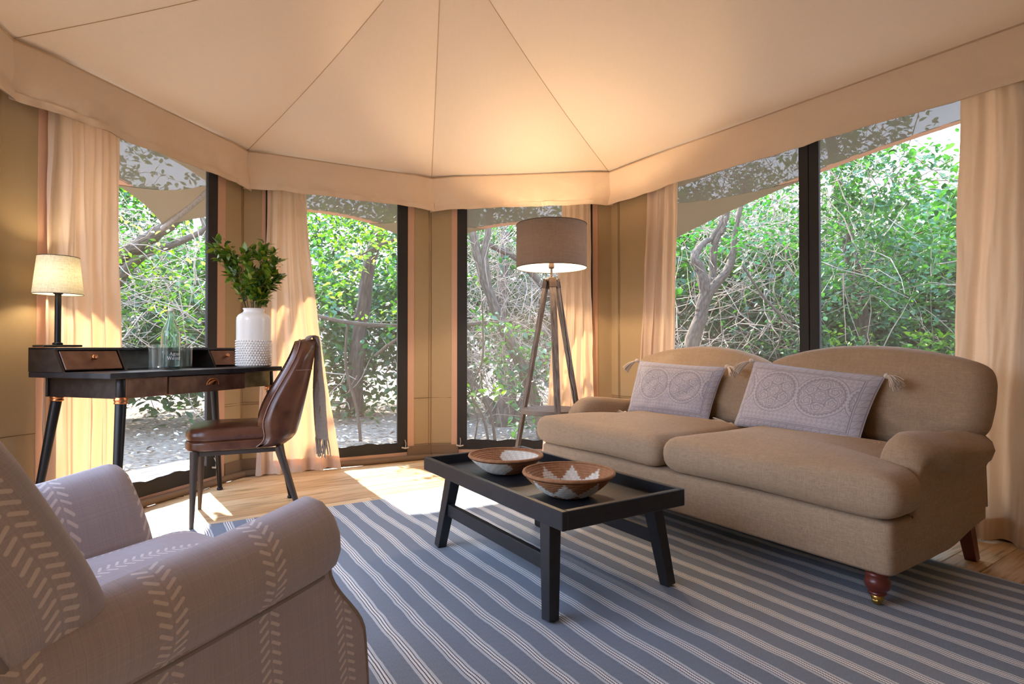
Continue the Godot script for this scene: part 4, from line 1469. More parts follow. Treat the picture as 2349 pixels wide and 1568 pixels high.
func bowl(label: String, at: Vector2, h: float, rad: float, deep: float, style: int, turn: float):
	var o = thing("bowl", label, "bowl", P(at.x, at.y, h), turn, "coiled baskets on the coffee table")
	var coils = 11
	var seg = 144
	var brown = Color(0.37, 0.165, 0.07); var pale = Color(0.74, 0.70, 0.62)
	var pick = func(ring: int, i: int, outside: bool):
		var a = float(i % seg) / seg
		var k = brown
		if style == 0:                  # stepped peaks all round
			var w: float = absf(fposmod(a * 8.0, 1.0) - 0.5) * 2.0      # 0 at a peak's middle
			var reach: float = [0.2, 0.5, 0.85, 1.1, 0.92, 0.74, 0.55, 0.36, 0.2, 0.08, -1.0][ring]
			if w < reach: k = pale
		else:                           # broad blocks on two sides
			var b = fposmod(a * 2.0, 1.0)
			var lo = 0.20 + 0.018 * absf(ring - 6)
			if b > lo and b < 0.80 - 0.018 * absf(ring - 6) and ring > 0 and ring < 10: k = pale
		return k * (0.86 + 0.14 * sin(i * 2.4 + ring * 1.7) * sin(i * 1.3))
	var prof = func(t: float): # t 0 base centre edge .. 1 rim
		return Vector2(lerpf(rad * 0.36, rad, pow(t, 0.82)), deep * pow(t, 1.25))
	var thick = 0.0085
	var g = Geo.new()
	# a coil is a bead in the wall: eight points to the bead, inside and outside
	var rows = []; var ring_of = []
	for side in [0, 1]:
		for c in coils:
			var cc = c if side == 0 else coils - 1 - c
			for k in 5:
				var ph = PI * k / 4.0
				var t = (cc + (k / 4.0 if side == 0 else 1.0 - k / 4.0)) / coils
				var p: Vector2 = prof.call(t)
				var p2: Vector2 = prof.call(minf(t + 0.02, 1.0)); var p1: Vector2 = prof.call(maxf(t - 0.02, 0.0))
				var tg = (p2 - p1).normalized()
				var nrm = Vector2(tg.y, -tg.x)          # outward, down
				var bead: float = 0.0028 * sin(ph) - 0.0012
				var off: float = (thick * 0.5 + bead) * (1.0 if side == 0 else -1.0)
				var q = p + nrm * off
				var row = PackedVector3Array()
				for i in seg + 1:
					var a = TAU * (i % seg) / seg
					row.append(Vector3(cos(a) * q.x, maxf(q.y + 0.006, 0.0), sin(a) * q.x))
				rows.append(row); ring_of.append([cc, side == 0])
			if side == 0 and cc == coils - 1:
				# thick rim
				for k in 5:
					var ph = -PI * 0.35 + PI * 1.2 * k / 4.0
					var p: Vector2 = prof.call(1.0)
					var row = PackedVector3Array()
					for i in seg + 1:
						var a = TAU * (i % seg) / seg
						var r2 = p.x + 0.0075 * cos(ph)
						row.append(Vector3(cos(a) * r2, p.y + 0.006 + 0.0075 * sin(ph), sin(a) * r2))
					rows.append(row); ring_of.append([10, true])
	var c0 = PackedVector3Array(); var c1 = PackedVector3Array()
	for i in seg + 1:
		c0.append(Vector3(0, 0.001, 0)); c1.append(Vector3(0, 0.008, 0))
	rows.push_front(c0); ring_of.push_front([0, true])
	rows.push_back(c1); ring_of.push_back([0, false])
	g.sheet(rows, true, true, Vector2(20, 3), null, func(i, j): return pick.call(ring_of[j][0], i, ring_of[j][1]))
	obj("coiled_body", g, M.basket, o)
	return o

func make_bowls() -> void:
	bowl("coiled basket bowl in brown with broad white blocks, farther along the table", Vector2(-0.028, 2.545), 0.3435, 0.163, 0.072, 1, -0.7)
	bowl("coiled basket bowl in brown with white stepped peaks, nearer the camera", Vector2(0.216, 2.150), 0.3435, 0.170, 0.082, 0, 0.2)

# ---------------------------------------------------------------- writing desk
# local frame: x along the front edge away from the camera, -z towards the wall
const DESK_AT := Vector2(-1.711, 2.398)
func desk_xf() -> Transform3D:
	return Transform3D(Basis(Vector3(0.317, 0, -0.948), Vector3.UP, Vector3(0.948, 0, 0.317)), P(DESK_AT.x, DESK_AT.y))

func on_desk(a: float, back: float, h: float) -> Vector3:
	return desk_xf() * Vector3(a, h, -back)

func make_desk() -> void:
	var o = thing("writing_desk", "dark metal writing desk with low drawer hutch and copper ringed legs", "desk")
	o.transform = desk_xf()
	var ln = 1.04; var dp = 0.52
	var g = Geo.new()
	g.box(Vector3(ln * 0.5, 0.783, -dp * 0.5), Vector3(ln, 0.026, dp), 0.003)
	obj("desktop", g, M.iron_top, o)
	# apron
	for q in [["side_panel", Vector3(0.066, 0.725, -dp * 0.5), Vector3(0.012, 0.09, dp - 0.10), M.dark_sheet], ["side_panel", Vector3(ln - 0.035, 0.725, -dp * 0.5), Vector3(0.012, 0.09, dp - 0.10), M.dark_sheet], ["back_panel", Vector3(ln * 0.5, 0.725, -dp + 0.04), Vector3(ln - 0.1, 0.09, 0.012), M.dark_sheet], ["front_panel", Vector3(0.190, 0.725, -0.032), Vector3(0.205, 0.09, 0.014), M.bronze_sheet], ["front_panel", Vector3(0.872, 0.727, -0.034), Vector3(0.195, 0.086, 0.014), M.pale_sheet]]:
		var b = Geo.new()
		b.box(q[1], q[2], 0.002)
		obj(q[0], b, q[3], o)
	var dr = Geo.new()
	dr.box(Vector3(0.532, 0.724, -0.026), Vector3(0.470, 0.086, 0.018), 0.0025)
	dr.box(Vector3(0.532, 0.724, -0.16), Vector3(0.45, 0.07, 0.25), 0.002)
	var drawer = obj("drawer", dr, M.bronze_sheet, o)
	var cup = Geo.new()          # half-round cup pull
	cup.grid(16, 8, func(s, t):
		var a: float = PI * s; var b: float = PI * 0.5 * t
		return Vector3(0.545 + 0.030 * cos(a) * cos(b * 0.85), 0.716 + 0.026 * sin(a) * cos(b * 0.3) , -0.016 + 0.022 * sin(b) * (0.35 + 0.65 * sin(a))), false, true)
	cup.tube([Vector3(0.508, 0.714, -0.014), Vector3(0.510, 0.732, -0.014), Vector3(0.526, 0.744, -0.014), Vector3(0.545, 0.747, -0.014), Vector3(0.564, 0.744, -0.014), Vector3(0.580, 0.732, -0.014), Vector3(0.582, 0.714, -0.014)], 0.0035, 0.0035, 6)
	obj("cup_pull", cup, M.copper, drawer)
	# legs
	for q in [[0.085, -0.05, -0.085, 0.075], [ln - 0.055, -0.05, 0.10, 0.075], [0.095, -dp + 0.05, -0.085, -0.055], [ln - 0.055, -dp + 0.05, 0.115, -0.065]]:
		var top = Vector3(q[0], 0.770, q[1]); var ft = Vector3(q[0] + q[2], 0.0, q[1] + q[3])
		var ring = Vector3(q[0] + q[2] * 0.04, 0.672, q[1] + q[3] * 0.04)
		var lg = Geo.new()
		lg.tube([top, ring], 0.0215, 0.0215, 16)
		lg.tube([ring, ft.lerp(ring, 0.5), ft + Vector3(0, 0.02, 0)], 0.0225, 0.013, 16)
		lg.lathe([[0.0, 0.0], [0.016, 0.0], [0.018, 0.006], [0.016, 0.014], [0.011, 0.018], [0.0, 0.02]], 16, ft)
		var leg = obj("leg", lg, M.black_metal, o)
		var rg = Geo.new()
		rg.lathe([[0.020, -0.016], [0.026, -0.015], [0.0275, -0.010], [0.024, -0.005], [0.0275, 0.0], [0.0275, 0.006], [0.024, 0.010], [0.026, 0.014], [0.020, 0.016]], 24, ring)
		obj("ring", rg, M.copper, leg)
	# hutch
	var prof = [Vector2(-dp, 0.796), Vector2(-dp + 0.225, 0.796), Vector2(-dp + 0.165, 0.906), Vector2(-dp, 0.906)]   # (z, y)
	for x in [0.006, 0.292, 0.830, ln - 0.006]:
		var thick: float = 0.012 if x < 0.1 or x > 0.9 else 0.008
		var sp = Geo.new()
		for s in [-0.5, 0.5]:
			var ps = []
			for p in prof: ps.append(Vector3(x + thick * s, p.y, p.x))
			sp.face(ps, Vector3(signf(s), 0, 0))
		for i in 4:
			var p: Vector2 = prof[i]; var r: Vector2 = prof[(i + 1) % 4]
			var e = r - p
			sp.face([Vector3(x - thick * 0.5, p.y, p.x), Vector3(x + thick * 0.5, p.y, p.x), Vector3(x + thick * 0.5, r.y, r.x), Vector3(x - thick * 0.5, r.y, r.x)], Vector3(0, -e.x, e.y).normalized())
		obj("hutch_side" if thick > 0.01 else "divider", sp, M.dark_sheet, o)
	var hb = Geo.new()
	hb.box(Vector3(ln * 0.5, 0.851, -dp + 0.006), Vector3(ln - 0.024, 0.11, 0.012), 0.001)
	obj("hutch_back", hb, M.back_sheet, o)
	var ht = Geo.new()
	ht.box(Vector3(ln * 0.5, 0.900, -dp + 0.086), Vector3(ln, 0.014, 0.172), 0.003)
	obj("hutch_top", ht, M.iron_top, o)
	for q in [[0.012, 0.288], [0.834, ln - 0.012]]:
		var f = Geo.new()
		var mid = Vector3((q[0] + q[1]) * 0.5, 0.846, -dp + 0.190)
		var tilt = Basis(Vector3.RIGHT, -atan2(0.06, 0.11))
		f.box(mid, Vector3(q[1] - q[0] - 0.014, 0.098, 0.012), 0.0025, tilt)
		f.box(mid + Vector3(0, 0.0, -0.085), Vector3(q[1] - q[0] - 0.02, 0.085, 0.11), 0.002)
		var hd = obj("hutch_drawer", f, M.bronze_sheet, o)
		var kn = Geo.new()
		kn.lathe([[0.0, 0.0], [0.006, 0.0], [0.005, 0.010], [0.006, 0.013], [0.0115, 0.016], [0.013, 0.021], [0.0105, 0.027], [0.0, 0.029]], 20, mid + tilt * Vector3(0.0, 0.004, 0.006), tilt * Basis(Vector3.RIGHT, PI / 2))
		obj("knob", kn, M.copper, hd)

func make_desk_things() -> void:
	# table lamp on the hutch
	var o = thing("table_lamp", "small black table lamp with lit linen shade on the desk hutch", "lamp", on_desk(0.072, 0.440, 0.908))
	var g = Geo.new()
	g.box(Vector3(0, 0.006, 0), Vector3(0.15, 0.010, 0.13), 0.003, Basis(Vector3.UP, 1.0))
	obj("base", g, M.black_metal, o)
	g = Geo.new()
	g.lathe([[0.0, 0.010], [0.020, 0.010], [0.020, 0.020], [0.0135, 0.022], [0.0125, 0.026], [0.0125, 0.235], [0.0125, 0.245], [0.018, 0.247], [0.020, 0.255], [0.018, 0.270], [0.0, 0.275]], 24)
	obj("stem", g, M.black_metal, o)
	obj("shade", shade(0.096, 0.079, 0.245, 0.418, 48), M.linen_shade, o)
	g = Geo.new()
	for k in 2:
		var r: float = [0.096, 0.079][k]; var y: float = [0.245, 0.418][k]
		var path = []
		for i in 41: path.append(Vector3(cos(TAU * i / 40.0) * r, y, sin(TAU * i / 40.0) * r))
		g.tube(path, 0.0017, 0.0017, 5)
	obj("shade_wire", g, M.bronze, o)
	g = Geo.new()
	g.ball(Vector3(0, 0.325, 0), Vector3(0.026, 0.032, 0.026), 16)
	obj("bulb", g, M.bulb_glow, o)
	omni("lamp_light", o, Vector3(0, 0.325, 0), Color(1.0, 0.90, 0.74), 0.10, 0.026)
	# vase with cut branches
	var vp = on_desk(0.925, 0.108, 0.796)
	o = thing("vase", "tall white glazed vase with hobnail lower half holding leafy branches", "vase", vp)
	g = Geo.new()
	g.lathe([[0.0, 0.0], [0.085, 0.0], [0.0925, 0.004], [0.094, 0.012], [0.094, 0.15], [0.094, 0.27], [0.092, 0.288], [0.084, 0.302], [0.070, 0.312], [0.060, 0.318], [0.055, 0.324], [0.055, 0.332], [0.060, 0.338], [0.0605, 0.341], [0.056, 0.342], [0.051, 0.334], [0.050, 0.322], [0.075, 0.298], [0.086, 0.27], [0.086, 0.02], [0.0, 0.015]], 64)
	obj("body", g, M.white_glaze, o)
	g = Geo.new()
	for r in 11:
		for i in 40:
			var a = TAU * (i + 0.5 * (r % 2)) / 40.0
			g.ball(Vector3(cos(a) * 0.094, 0.012 + r * 0.0138, sin(a) * 0.094), Vector3(0.0058, 0.0058, 0.0058), 8)
	obj("hobnails", g, M.white_glaze, o).set_meta("kind", "stuff")
	make_branches(vp)
	# bottle and tumblers
	make_bottle(on_desk(0.493, 0.245, 0.7965))
	make_tumbler("clear glass tumbler on the desk beside the bottle, nearer the lamp", on_desk(0.405, 0.235, 0.7965))
	make_tumbler("clear glass tumbler on the desk beside the bottle, nearer the vase", on_desk(0.585, 0.250, 0.7965))

func shade(r0: float, r1: float, y0: float, y1: float, seg: int) -> Geo:
	var g = Geo.new()
	g.grid(seg, 6, func(s, t):
		var a: float = TAU * s
		var r = lerpf(r0, r1, t)
		return Vector3(cos(a) * r, lerpf(y0, y1, t), sin(a) * r), true, true, Vector2(4, 1))
	return g

func make_branches(vp: Vector3) -> void:
	rng.seed = 71
	var o = thing("leafy_branches", "cut green leafy branches standing in the white vase", "branches", vp)
	var leaf = leaf_mesh(0.058, 0.030, 0.2)
	var pal = [Color(0.055, 0.15, 0.010), Color(0.085, 0.20, 0.012), Color(0.13, 0.22, 0.014), Color(0.03, 0.09, 0.010), Color(0.18, 0.21, 0.015)]
	var mats = []
	for k in pal:
		var mm: StandardMaterial3D = M.vase_leaf.duplicate()
		mm.vertex_color_use_as_albedo = false
		mm.albedo_color = k.linear_to_srgb()
		mm.roughness = 0.3
		mm.backlight = Color(0.45, 0.5, 0.12)
		mats.append(mm)
	# view-plane axes of the bouquet: along the desk's cross direction and up
	var right = Vector3(0.907, 0, -0.42); var toward = Vector3(0.42, 0, 0.907)
	var tips = [[-0.235, 0.36, 0.02], [-0.20, 0.30, -0.06], [-0.16, 0.38, 0.03], [-0.06, 0.32, 0.08], [-0.01, 0.35, -0.06], [0.05, 0.36, 0.03], [0.10, 0.33, -0.07], [0.13, 0.27, 0.06], [0.15, 0.20, 0.0], [0.06, 0.24, 0.11], [-0.02, 0.22, 0.12], [0.10, 0.14, -0.06]]
	var left = 290
	var xs = []; var cs = []
	for ti in tips.size():
		var tp: Array = tips[ti]
		var a = Vector3(tp[0] * 0.12, 0.25, 0.0)
		var b: Vector3 = right * tp[0] + toward * tp[2] * 0.9 + Vector3.UP * (0.338 + tp[1] * 1.06)
		var m: Vector3 = right * tp[0] * 0.28 + toward * tp[2] * 0.3 + Vector3.UP * (0.36 + tp[1] * 0.42)
		var g = Geo.new()
		var path = []
		for i in 9:
			var s = i / 8.0
			path.append(a.lerp(m, s).lerp(m.lerp(b, s), s))
		g.tube(path, 0.003, 0.0012, 5)
		# side shoots
		var shoots = [path]
		for k in 2:
			var i0: int = 4 + k * 2
			var d = (in_ball() * 0.8 + (path[8] - path[4]).normalized() * 0.9).normalized()
			var sp = [path[i0]]
			for q in 4: sp.append(path[i0] + d * 0.022 * (q + 1) + Vector3.UP * 0.002 * q * q)
			g.tube(sp, 0.0016, 0.0008, 4)
			shoots.append(sp)
		obj("stem", g, M.vase_stem, o)
		var quota = left / (tips.size() - ti)
		left -= quota
		for i in quota:
			var sh: Array = shoots[0] if i % 5 < 3 else shoots[1 + i % 2]
			var n = sh.size()
			var f = rng.randf_range(0.30 if n > 6 else 0.1, 1.0) * (n - 1)
			var i0 = mini(int(f), n - 2)
			var p: Vector3 = sh[i0].lerp(sh[i0 + 1], f - i0)
			var d: Vector3 = (sh[i0 + 1] - sh[i0]).normalized()
			var dir = (d * 0.75 + in_ball() * 1.0).normalized()
			var up = (Vector3.UP + in_ball() * 0.7).normalized()
			var x = up.cross(dir).normalized()
			var lf = obj("leaf", leaf, mats[rng.randi_range(0, 4)], o)
			lf.transform = Transform3D(Basis(x, dir.cross(x), dir) * rng.randf_range(0.75, 1.3), p)
			for e in 2:
				var d2 = (d * 0.6 + in_ball()).normalized()
				var x2 = (Vector3.UP + in_ball() * 0.8).cross(d2).normalized()
				xs.append(Transform3D(Basis(x2, d2.cross(x2), d2) * rng.randf_range(0.5, 0.95), p + in_ball() * 0.022))
				cs.append(leaf_color(pal))
	many("small_leaves", leaf, M.vase_leaf, xs, cs, o)

func make_bottle(at: Vector3) -> void:
	var o = thing("bottle", "swing top glass water bottle with white lettering on the desk", "bottle", at)
	var g = Geo.new()
	g.lathe([[0.0, 0.0], [0.038, 0.0], [0.044, 0.003], [0.0455, 0.01], [0.0455, 0.165], [0.044, 0.185], [0.036, 0.212], [0.024, 0.240], [0.0165, 0.262], [0.0145, 0.285], [0.0165, 0.288], [0.0165, 0.300], [0.0125, 0.302], [0.0105, 0.300], [0.0105, 0.285], [0.0125, 0.262], [0.020, 0.240], [0.032, 0.212], [0.040, 0.185], [0.0415, 0.165], [0.0415, 0.014], [0.036, 0.009], [0.0, 0.010]], 48)
	obj("glass", g, M.bottle_glass, o)
	g = Geo.new()
	g.lathe([[0.0, 0.012], [0.036, 0.0115], [0.0408, 0.016], [0.0408, 0.092], [0.0, 0.092]], 40)
	obj("water", g, M.water, o)
	g = Geo.new()
	g.lathe([[0.0, 0.299], [0.010, 0.299], [0.0135, 0.303], [0.0135, 0.312], [0.010, 0.317], [0.0, 0.318]], 24)
	obj("stopper", g, M.white_glaze, o)
	g = Geo.new()
	for s in [-1.0, 1.0]:
		g.tube([Vector3(0.0135 * s, 0.31, 0), Vector3(0.022 * s, 0.300, 0), Vector3(0.024 * s, 0.285, 0), Vector3(0.018 * s, 0.272, 0)], 0.0011, 0.0011, 5)
	obj("swing_wire", g, M.wire, o)
	# lettering bent round the glass, facing the room
	var face = 0.55
	for ln in [["Agua", 0.078, 0.022], ["Wasser", 0.056, 0.022]]:
		var tm = TextMesh.new()
		tm.text = ln[0]
		var fn = SystemFont.new()
		fn.font_names = PackedStringArray(["Droid Serif"])
		fn.font_italic = true
		tm.font = fn
		tm.font_size = 32
		tm.pixel_size = ln[2] / 32.0
		tm.depth = 0.0
		var ar = tm.get_mesh_arrays()
		var vs: PackedVector3Array = ar[Mesh.ARRAY_VERTEX]
		var id: PackedInt32Array = ar[Mesh.ARRAY_INDEX]
		var b = Geo.new()
		for p in vs:
			var a = face - p.x / 0.046
			var q = Vector3(cos(a) * 0.0459, p.y + ln[1], sin(a) * 0.0459)
			b.vert(q, Vector3(cos(a), 0, sin(a)))
		for i in range(0, id.size(), 3): b.tri(id[i], id[i + 1], id[i + 2])
		obj("lettering", b, M.white_print, o)

func make_tumbler(label: String, at: Vector3) -> void:
	var o = thing("tumbler", label, "glass", at, 0.0, "glass tumblers on the desk")
	var g = Geo.new()
	g.lathe([[0.0, 0.0], [0.031, 0.0], [0.034, 0.003], [0.0365, 0.124], [0.0360, 0.126], [0.0350, 0.124], [0.0322, 0.014], [0.029, 0.011], [0.0, 0.011]], 40)
	obj("glass", g, M.clear_glass, o)

# ---------------------------------------------------------------- leather chair
# local frame: x backwards (away from the desk), z to the near side
const CHAIR_AT := Vector2(-1.667, 2.985)
func chair_xf() -> Transform3D:
	return Transform3D(Basis(Vector3(0.913, 0, -0.407), Vector3.UP, Vector3(0.407, 0, 0.913)), P(CHAIR_AT.x, CHAIR_AT.y))

func make_desk_chair() -> void:
	var o = thing("desk_chair", "brown leather desk chair with curved bucket back and dark metal legs", "chair")
	o.transform = chair_xf()
	var seat = round_poly([Vector2(-0.045, 0.225), Vector2(-0.045, -0.225), Vector2(0.36, -0.205), Vector2(0.41, -0.12), Vector2(0.41, 0.12), Vector2(0.36, 0.205)], 0.13, 8)
	seat = dense(seat, 0.03)
	var flat = Transform3D(Basis(Vector3.RIGHT, Vector3(0, 0, 1), Vector3.UP), Vector3(0, 0.462, 0))
	var g = Geo.new()
	g.puff(seat, 0.074, 0.016, 0.036, flat)
	obj("seat", g, M.leather, o)
	g = Geo.new()
	var ring = PackedVector2Array()
	for p in seat: ring.append(p * 1.005)
	g.puff(ring, 0.046, 0.0, 0.012, Transform3D(flat.basis, Vector3(0, 0.411, 0)))
	obj("seat_band", g, M.leather, o)
	# bucket back: wraps round the seat and narrows to a rounded crown
	g = Geo.new()
	var shape = func(s: float, t: float, inner: float):
		var y = lerpf(0.392, 0.955, t)
		var rear = 0.475 + 0.125 * pow(t, 0.75) - 0.03 * pow(maxf(0.0, 0.10 - t) / 0.10, 2.0)
		var wrap = 0.140 + 0.040 * smoothstep(0.0, 0.25, t) - 0.105 * smoothstep(0.25, 1.0, t)
		var half = lerpf(0.225, 0.15, t * t) * sqrt(clampf(1.0 - pow(maxf(0.0, t - 0.80) / 0.215, 2.0), 0.02, 1.0))
		var a = (s - 0.5) * PI * 1.0
		var pz = sin(a) * (half - inner)
		var px = rear - inner - wrap * (1.0 - pow(cos(a), 0.8))
		return Vector3(px, y - inner * 0.25 * t, pz)
	var rows = []
	for j in 31:
		var t = j / 30.0
		var row = PackedVector3Array()
		for i in 41: row.append(shape.call(i / 40.0, t, 0.0))
		for i in 41:
			var s = 1.0 - i / 40.0
			var p: Vector3 = shape.call(s, t, 0.045)
			var dent = 0.0
			if t < 0.8: dent = 0.008 * absf(sin(s * PI * 5.0))       # channels in the padding
			row.append(p - Vector3(dent, 0, 0))
		row.append(row[0])
		rows.append(row)
	for e in [0, -1]:
		var cap = PackedVector3Array()
		var c = Vector3.ZERO
		for p in rows[e]: c += p
		c /= rows[e].size()
		for p in rows[e]: cap.append(p.lerp(c, 0.9) + Vector3(0, 0.004 if e else -0.004, 0))
		if e == 0: rows.push_front(cap)
		else: rows.push_back(cap)
	g.sheet(rows, true, true)
	obj("backrest", g, M.leather, o)
	g = Geo.new()
	for side in [0.0, 1.0]:
		var path = []
		for j in 31:
			var p: Vector3 = shape.call(side, j / 30.0, 0.0)
			var q: Vector3 = shape.call(side, j / 30.0, 0.045)
			path.append(p.lerp(q, 0.35) + Vector3(-0.003, 0.002, 0.002 * (1 if side > 0 else -1)))
		g.tube(path, 0.0032, 0.0032, 6)
	obj("welt", g, M.leather_welt, o)
	g = Geo.new()
	var hs = []
	for i in 31: hs.append(shape.call(0.03 + 0.94 * i / 30.0, 0.70 , -0.0015))
	g.tube(hs, 0.0022, 0.0022, 5)
	obj("cross_seam", g, M.leather_welt, o)
	# metal frame and tapering legs
	g = Geo.new()
	for z in [-0.19, 0.19]:
		g.bar(Vector3(0.0, 0.372, z), Vector3(0.40, 0.372, z * 0.95), 0.012, 0.022, 0.012, 0.022, Vector3(0, 0, 1), 0.1)
	g.bar(Vector3(0.01, 0.373, -0.19), Vector3(0.01, 0.373, 0.19), 0.014, 0.02, 0.014, 0.02, Vector3.RIGHT, 0.1)
	g.bar(Vector3(0.39, 0.373, -0.18), Vector3(0.39, 0.373, 0.18), 0.014, 0.02, 0.014, 0.02, Vector3.RIGHT, 0.1)
	obj("seat_frame", g, M.bronze, o)
	for q in [[0.005, 0.19, -0.005, 0.205], [0.005, -0.19, -0.005, -0.205], [0.39, 0.18, 0.505, 0.205], [0.39, -0.18, 0.505, -0.205]]:
		g = Geo.new()
		g.tube([Vector3(q[0], 0.386, q[1]), Vector3(q[2], 0.0, q[3])], 0.021, 0.0095, 14)
		obj("leg", g, M.bronze, o)
	# throw over the back
	rng.seed = 81
	o = thing("throw_scarf", "grey fringed throw hanging down behind the leather chair", "throw")
	o.transform = chair_xf()
	o.position += o.transform.basis * Vector3(-0.018, 0.012, 0.0)
	var f = FastNoiseLite.new()
	f.seed = 82
	f.frequency = 1.5
	var spine = [Vector2(0.553, 0.915), Vector2(0.567, 0.955), Vector2(0.586, 0.966), Vector2(0.606, 0.958), Vector2(0.614, 0.92), Vector2(0.618, 0.84), Vector2(0.620, 0.72), Vector2(0.626, 0.58), Vector2(0.634, 0.44), Vector2(0.640, 0.38)]
	var cv = Curve2D.new()
	for p in spine: cv.add_point(p)
	var clen = cv.get_baked_length()
	g = Geo.new()
	for off in [0.0, 0.006]:
		g.grid(40, 40, func(s, t):
			var p = cv.sample_baked(t * clen)
			var w = lerpf(0.13, 0.16, t)
			var z: float = (s - 0.5) * w
			var fold: float = (0.012 + 0.016 * smoothstep(0.2, 0.7, t)) * sin(s * TAU * 2.5 + 1.2 * f.get_noise_2d(s * 2.0, t * 3.0))
			return Vector3(p.x + fold + off, p.y, z + 0.03 * smoothstep(0.2, 1.0, t)), false, off > 0, Vector2(0.2, 0.7))
	obj("cloth", g, M.throw, o)
	g = Geo.new()
	for i in 22:
		var s = i / 21.0
		var p = Vector3(0.641 + 0.028 * sin(s * TAU * 2.5), 0.384, (s - 0.5) * 0.16 + 0.03)
		var path = [p]
		var d = Vector3(in_ball().x * 0.25, -1, in_ball().z * 0.25).normalized()
		for k in 5:
			p += (d + in_ball() * 0.15) * 0.020
			path.append(p)
		g.tube(path, 0.0042, 0.003, 5)
	obj("fringe", g, M.throw, o)

# ---------------------------------------------------------------- floor lamp
func make_floor_lamp() -> void:
	var at = P(0.278, 3.95)
	var o = thing("floor_lamp", "tripod floor lamp with grey drum shade and weathered wooden legs", "floor lamp", at)
	var hub = Vector3(0, 1.385, 0)
	var feet = [Vector3(-0.27, 0.0, -0.16), Vector3(0.035, 0.0, 0.30), Vector3(0.27, 0.0, -0.15)]
	for f in feet:
		var dir: Vector3 = Vector3(f.x, 0, f.z).normalized()
		var top = hub + dir * 0.038
		var g = Geo.new()
		g.bar(top, f, 0.044, 0.026, 0.040, 0.022, Vector3.UP.cross(dir), 0.08)
		var leg = obj("leg", g, M.grey_wood, o)
		g = Geo.new()
		var dn: Vector3 = (f - top).normalized()
		g.bar(top - dn * 0.008, top + dn * 0.058, 0.050, 0.034, 0.050, 0.034, Vector3.UP.cross(dir), 0.08)
		obj("bracket", g, M.bronze, leg)
	var g = Geo.new()
	g.lathe([[0.0, 1.372], [0.040, 1.372], [0.044, 1.382], [0.040, 1.396], [0.018, 1.402], [0.0075, 1.408], [0.0075, 1.462], [0.018, 1.466], [0.021, 1.478], [0.018, 1.51], [0.014, 1.545], [0.0, 1.55]], 28)
	obj("stem", g, M.bronze, o)
	# round shelf between the legs
	g = Geo.new()
	g.lathe([[0.0, 0.452], [0.214, 0.452], [0.217, 0.456], [0.217, 0.478], [0.214, 0.482], [0.0, 0.482]], 48)
	obj("shelf", g, M.grey_wood, o)
	for s in 3:
		var f: Vector3 = feet[s]
		var p = hub.lerp(f, 0.665) + Vector3(f.x, 0, f.z).normalized() * 0.028
		g = Geo.new()
		g.ball(p + Vector3(0, 0.0, 0), Vector3(0.006, 0.006, 0.006), 8)
		obj("bolt", g, M.brass, o)
	# drum shade with white lining
	obj("shade", shade(0.2475, 0.2475, 1.468, 1.770, 64), M.grey_shade, o)
	g = Geo.new()
	g.grid(64, 2, func(s, t):
		var a: float = TAU * s
		return Vector3(cos(a) * 0.2455, lerpf(1.470, 1.768, t), sin(a) * 0.2455), true, false)
	var lin = obj("shade_lining", g, M.shade_lining, o)
	M.shade_lining.backlight_enabled = true
	M.shade_lining.backlight = Color(0.9, 0.84, 0.78)
	g = Geo.new()
	for y in [1.468, 1.770]:
		var path = []
		for i in 65: path.append(Vector3(cos(TAU * i / 64.0) * 0.2475, y, sin(TAU * i / 64.0) * 0.2475))
		g.tube(path, 0.0028, 0.0028, 6)
	obj("shade_rim", g, M.bronze, o)
	g = Geo.new()
	for k in 3:
		var a = TAU * k / 3.0 + 0.5
		g.tube([Vector3(cos(a) * 0.245, 1.60, sin(a) * 0.245), Vector3(cos(a) * 0.10, 1.535, sin(a) * 0.10), Vector3(0, 1.535, 0)], 0.0022, 0.0022, 5)
	obj("shade_spider", g, M.wire, o)
	g = Geo.new()
	g.ball(Vector3(0, 1.60, 0), Vector3(0.03, 0.038, 0.03), 16)
	obj("bulb", g, M.bulb_glow, o)
	omni("lamp_light", o, Vector3(0, 1.60, 0), Color(1.0, 0.87, 0.70), 0.62, 0.03)
	g = Geo.new()
	var cd = []
	for p in [Vector3(0.055, 1.37, 0.02), Vector3(0.075, 1.20, 0.03), Vector3(0.10, 1.0, 0.01), Vector3(0.125, 0.82, 0.0), Vector3(0.125, 0.72, -0.03), Vector3(0.155, 0.6, -0.05), Vector3(0.2, 0.3, -0.09), Vector3(0.26, 0.02, -0.12)]: cd.append(p)
	g.tube(cd, 0.0028, 0.0028, 6)
	obj("cord", g, M.black_metal, o)

